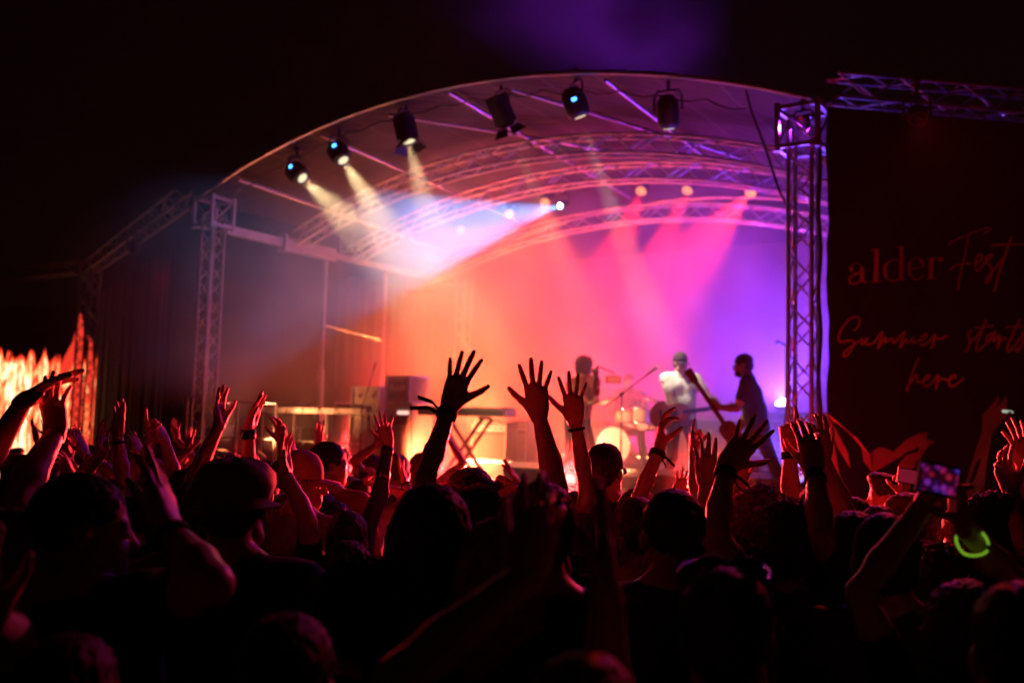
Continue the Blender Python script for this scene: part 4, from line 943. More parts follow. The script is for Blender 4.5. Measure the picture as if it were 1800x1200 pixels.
def head_prims(fine=True):
    P = [('e', (0, -.014, .036), (.075, .096, .088), None, .02), ('e', (0, .026, -.040), (.058, .064, .074), None, .03),
         ('c', (0, .05, -.094), (0, .060, -.088), .024, .020, .03),
         ('c', (-.045, .01, -.075), (.045, .01, -.075), .026, .026, .03),
         ('c', (0, .082, .006), (0, .103, -.030), .009, .0125, .012),
         ('c', (-.034, .070, .020), (.034, .070, .020), .014, .014, .012),
         ('c', (-.040, .055, -.022), (-.030, .062, -.03), .02, .02, .016), ('c', (.040, .055, -.022), (.030, .062, -.03), .02, .02, .016)]
    if fine:
        P += [('e', (-.031, .088, .000), (.014, .012, .010), None, .008, True), ('e', (.031, .088, .000), (.014, .012, .010), None, .008, True),
              ('c', (-.018, .080, -.060), (.018, .080, -.060), .008, .008, .006), ('c', (-.014, .080, -.070), (.014, .080, -.070), .009, .009, .006)]
    for s_ in (-1, 1): P.append(('e', (s_ * .079, -.008, -.006), (.011, .019, .031), None, .008))
    return P
_HEAD = {}
def head_surface(h):
    if h not in _HEAD: _HEAD[h] = skin_surface(head_prims(h < .01), h)
    return _HEAD[h]
def wob(v, amp, sc, seed=0.):
    """cheap smooth noise along each axis, for hair and cloth folds"""
    x, y, z = (v * sc + seed).T
    n = np.sin(x * 1.7 + np.sin(y * 2.3)) * np.sin(y * 1.9 + np.sin(z * 1.3 + x)) + .5 * np.sin(z * 3.1 + 2 * np.sin(x * 2.9 + y))
    return n * amp
HAIR_P = {
    'short': [('e', (0, -.022, .045), (.083, .104, .092), None, .015), ('e', (0, -.06, -.01), (.070, .055, .06), None, .02), ('e', (0, .115, -.03), (.10, .075, .085), None, .012, True)],
    'buzz': [('e', (0, -.018, .040), (.078, .099, .090), None, .015), ('e', (0, .11, -.03), (.10, .07, .085), None, .012, True)],
    'quiff': [('e', (0, -.022, .045), (.083, .104, .092), None, .015), ('e', (0, .045, .115), (.06, .055, .035), None, .03), ('e', (0, .115, -.03), (.10, .075, .085), None, .012, True)],
    'curly': [('e', (0, -.03, .05), (.108, .122, .110), None, .02), ('e', (.05, -.05, -.03), (.07, .07, .07), None, .03), ('e', (-.05, -.05, -.03), (.07, .07, .07), None, .03), ('e', (0, .13, -.04), (.10, .075, .095), None, .015, True)],
    'long': [('e', (0, -.022, .045), (.088, .108, .096), None, .02), ('c', (-.045, -.05, .0), (-.055, -.075, -.30), .065, .045, .04), ('c', (.045, -.05, .0), (.055, -.075, -.30), .065, .045, .04), ('c', (0, -.07, 0), (0, -.09, -.36), .06, .045, .04), ('e', (0, .12, -.03), (.075, .075, .12), None, .012, True)],
    'bob': [('e', (0, -.022, .045), (.092, .108, .096), None, .02), ('c', (-.055, -.03, .0), (-.065, -.035, -.11), .05, .04, .04), ('c', (.055, -.03, .0), (.065, -.035, -.11), .05, .04, .04), ('c', (0, -.07, 0), (0, -.08, -.12), .055, .045, .04), ('e', (0, .12, -.03), (.075, .075, .12), None, .012, True)],
    'bun': [('e', (0, -.022, .045), (.082, .103, .091), None, .02), ('e', (0, -.09, .12), (.045, .045, .04), None, .015), ('e', (0, .115, -.03), (.10, .075, .09), None, .012, True)],
    'ponytail': [('e', (0, -.022, .045), (.082, .103, .091), None, .02), ('c', (0, -.11, .06), (0, -.15, -.02), .028, .034, .02), ('c', (0, -.15, -.02), (0, -.13, -.22), .034, .018, .02), ('e', (0, .115, -.03), (.10, .075, .09), None, .012, True)],
}
HCOL = {'dark brown': (.035, .02, .012), 'black': (.012, .010, .010), 'blond': (.30, .19, .08), 'brown': (.07, .035, .018), 'auburn': (.14, .04, .015), 'grey': (.25, .24, .23)}
def hair_mat(c): return mat('hair ' + c, HCOL[c], .62, 0, .45, 70, .25, spec=.25)
SKINS = {'fair': (.52, .32, .24), 'tan': (.38, .22, .15), 'brown': (.20, .11, .07)}
def skin_mat(c):
    m = mat('skin ' + c, SKINS[c], .45, 0, .10, 30, .08)
    m.node_tree.nodes['Principled BSDF'].inputs['Subsurface Weight'].default_value = 0
    return m
CLO = {'black': (.012, .012, .013), 'white': (.72, .71, .69), 'grey': (.16, .16, .165), 'navy': (.02, .03, .08), 'red': (.35, .03, .025), 'dark green': (.03, .07, .04), 'charcoal': (.045, .045, .05), 'denim': (.05, .09, .17), 'pink': (.6, .25, .3), 'beige': (.4, .33, .24), 'mustard': (.4, .24, .04)}
def cloth_mat(c): return mat(c + ' cloth', CLO[c], .85, 0, .18, 25, .25)

def strands(mb, v, cen, n, L, rng, down=.6):
    """loose hairs standing off the outline"""
    for _ in range(n):
        p = Vector(v[rng.randrange(len(v))]); d = (p - cen).normalized()
        t = Vector((rng.uniform(-1, 1), rng.uniform(-1, 1), rng.uniform(-1, 1)))
        pts = [p - d * .004]; l = L * rng.uniform(.5, 1.3)
        for j in range(3):
            d = (d + t * .35 + Vector((0, 0, -down * .5 * (j + .3)))).normalized(); pts.append(pts[-1] + d * l / 3)
        w = t.cross(d).normalized() * .0009
        P = []; 
        for j, q in enumerate(pts): P += [q - w * (1 - j / 4), q + w * (1 - j / 4)]
        mb.add(P, [(2 * j, 2 * j + 1, 2 * j + 3, 2 * j + 2) for j in range(3)])

ARM_NOTES = []
def person(label, hx=None, hy=None, d=3.5, H=None, yaw=None, head=(0, 0, 0), arms=(), hair='short', hcol='dark brown', skin='fair', shirt='black', trousers='denim', cap=None,
           sleeve='short', lean=(0, 0), glasses=False, female=False, legs=None, root=None, group='people in the crowd', headband=None, wide=1.0, beard=False, floor=0., res=None, frizz=0, eyes=False):
    """hx, hy: photograph pixel of the top of the head, d metres away. arms: dicts with wrist / tip pixels"""
    if root is None:
        top = at(hx, hy, d); Hh = top.z - floor; rt = Vector((top.x, top.y, floor))
        if H is None: H = Hh
    else: rt = Vector(root)
    k = H / 1.75
    if yaw is None:
        c = S(WID * .38, 3, 0) - rt; fw = Vector((c.x, c.y, 0)).normalized()
    else: fw = Vector((math.sin(rad(yaw)), math.cos(rad(yaw)), 0))       # 0: away from the camera; 90: to the right
    rg = fw.cross(Vector((0, 0, 1)))
    upv = Vector((0, 0, 1)); lv = (fw * math.sin(rad(lean[0])) + rg * math.sin(rad(lean[1])) + upv * math.cos(rad(lean[0])) * math.cos(rad(lean[1]))).normalized()
    if legs: pel = Vector((0, 0, .93 * k)) + fw * legs.get('pf', 0) + upv * legs.get('pz', 0) + rg * legs.get('pr', 0)
    else: pel = Vector((0, 0, .93 * k))
    if root is None:        # keep the head top where it was seen
        off = lv * (.82 * k); rt = rt - Vector((off.x, off.y, 0))
    L = lambda z: pel + lv * ((z - .93) * k)
    sh_w = (.165 if female else .185) * k * wide
    t = thing('person', label, 'person', rt, group)
    res = res or (.014 if d < 3.2 else .017 if d < 5.2 else .022)
    hres = .0075 if d < 3.2 else .009 if d < 5.2 else .014
    handres = .0048 if d < 4 else .006 if d < 6 else .0075
    near = d < 5.2
    skm = skin_mat(skin); cen = lambda p: (p.x, p.y, p.z)
    body, cloth = [], []
    C = lambda lst, a, b, ra, rb, kk=.03: lst.append(('c', cen(a), cen(b), ra, rb, kk))
    ft = .82 if female else 1.0
    # head frame
    neckb = L(1.47); hc = L(1.615) + fw * .02 * k
    hyaw, hp, hr = head
    hf = (Matrix.Rotation(rad(-hyaw), 3, 'Z') @ fw); hrt = hf.cross(upv); hf2 = (hf * math.cos(rad(hp)) + upv * math.sin(rad(hp))); hup = hrt.cross(hf2)
    hup2 = Matrix.Rotation(rad(hr), 3, hf2) @ hup; hrt2 = hf2.cross(hup2)
    HM = np.array([list(hrt2), list(hf2), list(hup2)]); HR = Matrix((hrt2, hf2, hup2)).transposed()
    hs = k ** .5
    def to_head(v): return (v * hs) @ HM + np.array(cen(hc))
    C(body, neckb - lv * .02, hc - fw * .018 - hup2 * .03, .060 * k * (ft * .5 + .5), .054 * k * (ft * .5 + .5), .03)
    # shoulders, arms
    raised = {}
    for a in arms:
        W = at(*a['w'], d + a.get('dd', 0)) - rt if isinstance(a['w'], tuple) and len(a['w']) == 2 else Vector(a['w']) - rt
        T = at(*a['t'], d + a.get('dd', 0) + a.get('td', 0)) - rt if isinstance(a['t'], tuple) and len(a['t']) == 2 else Vector(a['t']) - rt
        raised[a['s']] = (W, T, a)
    hands = []
    for sd, sg in (('L', -1), ('R', 1)):
        a = None
        if sd in raised:
            W, T, a = raised[sd]
            shz = 1.43 + (.045 if W.z > 1.5 * k else 0)
            SH = L(shz) + rg * sg * sh_w * (.92 if W.z > 1.5 * k else 1)
        else:
            SH = L(1.42) + rg * sg * sh_w; W = SH + Vector((0, 0, -.52 * k)) + rg * sg * .06 + fw * .08 - lv * 0; T = W + Vector((0, 0, -.15)) + fw * .03
        ua, fa = .295 * k, .262 * k
        if a and a.get('len'): ua *= a['len']; fa *= a['len']
        D = W - SH; dist = D.length; mx = (ua + fa) * .995
        if dist > mx:
            sc = min(1.14, dist / mx); ua *= sc; fa *= sc; mx *= sc
            if dist > mx:
                # lean the shoulder after the arm rather than shorten the reach
                ex = dist - mx; mv = min(ex, .09); SH = SH + D.normalized() * mv; ex -= mv
                if ex > 0: ARM_NOTES.append((label[:40], sd, round(ex, 2))); Wn = SH + D.normalized() * mx; T = T + (Wn - W); W = Wn
            D = W - SH; dist = D.length
        cosA = max(-1, min(1, (ua * ua + dist * dist - fa * fa) / (2 * ua * dist))); A = math.acos(cosA)
        Dn = D.normalized(); best = None
        hint = rg * sg * .8 - upv * .5 + fw * (.25 if a else -.4)
        b1 = (hint - Dn * hint.dot(Dn)).normalized(); b2 = Dn.cross(b1); cE = SH + Dn * ua * math.cos(A); rE = ua * math.sin(A)
        if a and a.get('e'):        # of all elbows the arm allows, the one seen closest to the wanted pixel
            for i in range(72):
                w_ = 2 * math.pi * i / 72; E_ = cE + (b1 * math.cos(w_) + b2 * math.sin(w_)) * rE; pp = project(E_ + rt)
                sc_ = math.hypot(pp[0] - a['e'][0], pp[1] - a['e'][1]) + 8 * (E_ - SH).normalized().dot(-fw)
                if best is None or sc_ < best: best = sc_; E = E_
        else: E = cE + b1 * rE
        th = (.8 if female else 1.0) * k * (a.get('thick', 1) if a else 1)
        C(body, SH, E, .052 * th, .040 * th, .02); C(body, SH.lerp(E, .35), SH.lerp(E, .7), .049 * th, .046 * th, .02)
        C(body, E, E.lerp(W, .35), .040 * th, .0425 * th, .015); C(body, E.lerp(W, .35), W, .0425 * th, .0265 * (th * .4 + .6), .015)
        if sleeve != 'none':
            C(cloth, SH, SH.lerp(E, .58 if sleeve == 'short' else 1.), .066 * th, (.060 if sleeve == 'short' else .052) * th, .03)
            if sleeve == 'long': C(cloth, E, E.lerp(W, .9), .054 * th, .036 * th, .02)
        C(body, L(1.44), SH, .062 * k, .056 * th, .05); C(cloth, L(1.42), SH - lv * .004, .066 * k, (.066 if sleeve != 'none' else .04) * th, .06)
        C(body, L(1.50) - fw * .015, SH.lerp(L(1.44), .25), .045 * k, .045 * k, .04)
        if sleeve != 'none': C(cloth, L(1.475) - fw * .012, SH.lerp(L(1.44), .2), .060 * k, .060 * k, .03)
        td = T - W; fd = (W - E).normalized(); an_ = td.angle(fd)
        if an_ > rad(48): td = fd.slerp(td.normalized(), rad(48) / an_) if an_ < 3.1 else fd
        td = td.normalized() * .2; pm = a.get('palm', 'away') if a else 'in'
        pv = {'away': fw, 'cam': -fw, 'in': -rg * sg, 'out': rg * sg, 'up': upv, 'down': -upv}[pm] if isinstance(pm, str) else Vector(pm)
        if abs(pv.normalized().dot(td.normalized())) > .93: pv = pv + upv * .6 - td.normalized() * .3
        hands.append(place_hand(W, td, pv, sd, a.get('pose', 'open') if a else 'relax', handres, k * (.92 if female else 1) * (a.get('hs', 1) if a else 1), (len(label) * 3 + (sd == 'R')) % 5 if a else 0))
        if a and a.get('band'):
            ax = (W - E).normalized(); c0 = W - ax * .035; r0 = .031 * (th * .4 + .6); kind = a['band']
            fr2 = frame(ax); wd = {'cord': .006, 'ribbon': .014, 'watch': .022, 'tails': .013, 'glow': .0}[kind]
            bm = {'cord': CLOTHB, 'ribbon': CLOTHB, 'tails': CLOTHB, 'watch': BLACKP, 'glow': None}[kind]
            if kind == 'glow': pass
            else:
                mb = MB().lathe([(r0, -wd), (r0 + .004, -wd), (r0 + .005, wd), (r0, wd)], 20)
                wb = obj('watch' if kind == 'watch' else 'wristband', mb, bm, t, Matrix.Translation(c0) @ fr2.to_4x4())
                if kind == 'watch': obj('watch_face', MB().lathe([(0, .012), (.018, .012), (.02, 0)], 16, frame(-fw)), GLASS, wb, Matrix.Translation(fr2.transposed() @ (-fw * (r0 + .004))))
                if kind == 'tails':
                    for q, (dx, dz) in enumerate(a.get('tails', ((-.11, .0), (-.09, .06)))):
                        e = at(900 + dx * F, 600 - dz * F, 1) - at(900, 600, 1)
                        p0 = fr2.transposed() @ (e.normalized() * r0); p1 = fr2.transposed() @ (e * .5 + Vector((0, 0, .012))) ; p2 = fr2.transposed() @ e
                        sidev = fr2.transposed() @ Vector((0, -.2, 1)).normalized() * .0055
                        P_ = []
                        for pp in (p0, p0.lerp(p1, .5), p1, p1.lerp(p2, .5), p2): P_ += [pp - sidev, pp + sidev]
                        P_ += [p + Vector((.0015, .0015, .0015)) for p in P_]
                        obj('ribbon_tail', MB().add(P_, [(2 * i, 2 * i + 1, 2 * i + 3, 2 * i + 2) for i in range(4)] + [(10 + 2 * i, 12 + 2 * i, 13 + 2 * i, 11 + 2 * i) for i in range(4)]), CLOTHB, wb)
            if a['band'] == 'glow' or a.get('glow'):
                rr = .037; pts = [Vector((rr * math.cos(w), rr * math.sin(w) * .75, .004 * math.sin(3 * w))) for w in [2 * math.pi * i / 28 for i in range(27)]]
                tilt = Matrix.Rotation(rad(24), 3, 'X'); obj('glow_bracelet', MB().tube(pts, .0032, 8), a.get('glowmat'), t, Matrix.Translation(c0 - upv * .015) @ (fr2 @ tilt).to_4x4())
    # torso
    for lst, g in ((body, 0.), (cloth, .013)):
        for sg in (-1, 1):
            C(lst, L(.95) + rg * sg * .07 * k, L(1.12) + rg * sg * .055 * k * ft, .105 * k + g, .100 * k * ft + g, .06)
            C(lst, L(1.12) + rg * sg * .055 * k * ft, L(1.32) + rg * sg * .085 * k * ft * wide, .100 * k * ft + g, .105 * k * ft + g, .06)
    if female: [C(cloth, L(1.27) + rg * sg * .07 * k + fw * .09, L(1.27) + rg * sg * .07 * k + fw * .095, .055 * k, .055 * k, .05) for sg in (-1, 1)]
    tr = []
    lg = legs or {}
    shoes = MB()
    for sd, sg in (('L', -1), ('R', 1)):
        hip = pel - upv * .04 * k + rg * sg * .09 * k
        ank = Vector(lg[sd]) if sd in lg else Vector((0, 0, .09)) + rg * sg * .12
        if sd in lg: ank = fw * lg[sd][0] + rg * lg[sd][1] + upv * lg[sd][2]
        D = ank - hip; dist = min(D.length, .845 * k); a1 = .43 * k; a2 = .42 * k; dist = min(D.length, a1 + a2 - .003); Dn = D.normalized(); ank = hip + Dn * dist
        A = math.acos(max(-1, min(1, (a1 * a1 + dist * dist - a2 * a2) / (2 * a1 * dist)))); hh = lg.get('kd', fw); hn = (hh - Dn * hh.dot(Dn)).normalized()
        kn = hip + Dn * a1 * math.cos(A) + hn * a1 * math.sin(A)
        C(tr, hip, kn, .092 * k, .066 * k, .04); C(tr, kn, ank, .066 * k, .052 * k, .03)
        fo = ank - upv * .055 * k; C_ = []
        C_ += [('c', cen(fo - fw * .05 + upv * .0), cen(fo + fw * .12 - upv * .012), .040, .034, .02), ('c', cen(fo), cen(ank), .042, .045, .02)]
        v, q = skin_surface(C_, .02); link('shoe', np_mesh('shoe', [(v, q)], mat('white trainers', (.5, .5, .48), .5, 0, .1) if (len(label) % 3 == 0) else BLACKP), t)
    C(tr, pel + rg * .06 * k, pel - rg * .06 * k, .118 * k, .118 * k, .05)
    bv = skin_surface(body, res); hv = head_surface(hres); hv = (to_head(hv[0]), hv[1])
    link('body', np_mesh('body', [bv, hv] + hands, skm), t)
    cv, cq = skin_surface(cloth, res * 1.25)
    cv = cv.copy(); nn = wob(cv, .004, 22., len(label)); cv += nn[:, None] * (cv - np.array([0, 0, 1.2 * k])) / .25 * .6
    link('shirt', np_mesh('shirt', [(cv, cq)], cloth_mat(shirt)), t)
    link('trousers', np_mesh('trousers', [skin_surface(tr, .034 if d < 11 else .018)], cloth_mat(trousers)), t)
    # hair, headgear
    rng = random.Random(len(label) * 13)
    if hair:
        v, q = skin_surface(HAIR_P[hair], hres * 1.05); c0 = np.array([0, -.02, .04]); nr = v - c0; nr /= np.linalg.norm(nr, axis=1)[:, None]
        if hair == 'curly': v = v + nr * (wob(v, .009, 75, len(label)) + wob(v, .005, 160, 3))[:, None]
        else: v = v + nr * (wob(v * np.array([1, 1, .35]), .0035, 120, len(label)))[:, None]
        v = to_head(v)
        hm = np_mesh('hair', [(v, q)], hair_mat(hcol)); ho = link('hair', hm, t)
        nf = int((frizz or (60 if near else 0)) * (2.2 if d < 3.7 else 1))
        if nf:
            mb = MB(); strands(mb, v, hc, nf if hair != 'curly' else nf * 2, .05 if hair in ('curly', 'long', 'bob') else .022, rng); obj('loose_hair', mb, hair_mat(hcol), ho, kind='stuff')
    if beard:
        v, q = skin_surface([('e', (0, .045, -.075), (.062, .058, .048), None, .02), ('e', (0, .10, -.035), (.05, .04, .028), None, .012, True)], hres); link('beard', np_mesh('beard', [(to_head(v), q)], hair_mat(hcol)), t)
    hm4 = Matrix.Translation(hc) @ HR.to_4x4() @ Matrix.Scale(hs, 4)
    if eyes:
        for s_ in (-1, 1): obj('eye', MB().lathe([(0, -.011), (.008, -.008), (.011, 0), (.008, .008), (0, .011)], 10), mat('eye white', (.7, .7, .68), .15, 0, 0), t, hm4 @ Matrix.Translation((s_ * .031, .077, 0)))
    if cap:
        kind, cc = cap; cm = cloth_mat(cc)
        if kind == 'cap':
            prof = [(.0015, .118), (.03, .115), (.058, .101), (.077, .075), (.086, .045), (.088, .012), (.086, .012)]
            mb = MB().lathe(prof, 28, Matrix(((1, 0, 0), (0, 1.2, 0), (0, 0, 1.15)))); co = obj('cap', mb, cm, t, hm4 @ Matrix.Translation((0, -.016, .012)) )
            P_ = []; ns = 12
            for i in range(ns + 1):
                w = math.pi * (i / ns); x = math.cos(w); P_ += [(x * .082, .092 + .0 * math.sin(w) - .055 * x * x, .018 - .012 * x * x), (x * .078, .092 + .085 * math.sin(w) ** .7 - .05 * x * x, .004 - .02 * x * x)]
            P_ += [(x, y, z - .003) for x, y, z in P_]; n2 = 2 * (ns + 1)
            obj('brim', MB().add(P_, [(2 * i, 2 * i + 1, 2 * i + 3, 2 * i + 2) for i in range(ns)] + [(n2 + 2 * i + 2, n2 + 2 * i + 3, n2 + 2 * i + 1, n2 + 2 * i) for i in range(ns)] + [(2 * i + 1, n2 + 2 * i + 1, n2 + 2 * i + 3, 2 * i + 3) for i in range(ns)], True), cm, t, hm4 @ Matrix.Translation((0, -.016, .012)))
            obj('cap_button', MB().lathe([(0, .008), (.008, .004), (.009, 0)], 10), cm, co, Matrix.Translation((0, 0, .133)))
        else:       # soft round hat with a short brim
            prof = [(.001, .135), (.05, .132), (.085, .115), (.108, .085), (.112, .055), (.100, .028), (.092, .012), (.120, .002), (.122, -.004), (.09, .004)]
            v = MB().lathe(prof, 36, Matrix(((1, 0, 0), (0, 1.15, 0), (0, 0, 1))))
            v.v = [tuple(Vector(p) * (1 + .02 * math.sin(7 * math.atan2(p[1], p[0]) + p[2] * 60))) for p in v.v]
            obj('hat', v, cm, t, hm4 @ Matrix.Translation((0, -.014, .012)))
    if glasses:
        pos = {'face': (.104, .002), 'top': (.03, .135)}[glasses]; g = MB()
        y, z = pos; FRm = mat('glossy spectacle frame', (.02, .02, .03), .12, 0, 0, spec=1.)
        tl = Matrix.Rotation(rad(35 if glasses == 'top' else 0), 3, 'X')
        for s_ in (-1, 1):
            cx = s_ * .034; ring = [tl @ Vector((cx + .028 * math.cos(w), 0, .021 * math.sin(w))) + Vector((0, y, z)) for w in [2 * math.pi * i / 16 for i in range(17)]]
            g.tube(ring, .0028, 6, False)
            g.tube([tl @ Vector((s_ * .062, 0, .004)) + Vector((0, y, z)), Vector((s_ * .080, y - .06, z + .004)), Vector((s_ * .083, y - .12, z - .005))], .0026, 6)
        g.tube([tl @ Vector((-.008, 0, .005)) + Vector((0, y, z)), tl @ Vector((.008, 0, .005)) + Vector((0, y, z))], .0025, 6)
        go = obj('glasses', g, FRm, t, hm4)
        for s_ in (-1, 1): obj('lens', MB().add([tl @ Vector((s_ * .034 + .026 * math.cos(2 * math.pi * i / 16), 0, .019 * math.sin(2 * math.pi * i / 16))) + Vector((0, y, z)) for i in range(16)], [tuple(range(16))]), GLASS, go)
    if headband:
        v = MB()
        for i in range(26):
            w = 2 * math.pi * i / 26; c = Vector((.088 * math.cos(w), -.02 + .108 * math.sin(w), .085 + .006 * math.sin(5 * w))); v.lathe([(0, .012), (.013, .006), (.016, 0), (.010, -.007), (0, -.008)], 7, None)
            v.v[-35:] = [tuple(Vector(p) * (.8 + .4 * ((i * 7) % 5) / 5) + c) for p in v.v[-35:]]
        obj('flower_crown', v, cloth_mat(headband), t, hm4)
    return t, hc + rt, HR
def A(s, w, t, e=None, **k):
    q = dict(s=s, w=w, t=t); q.update(k)
    if e: q['e'] = e
    return q
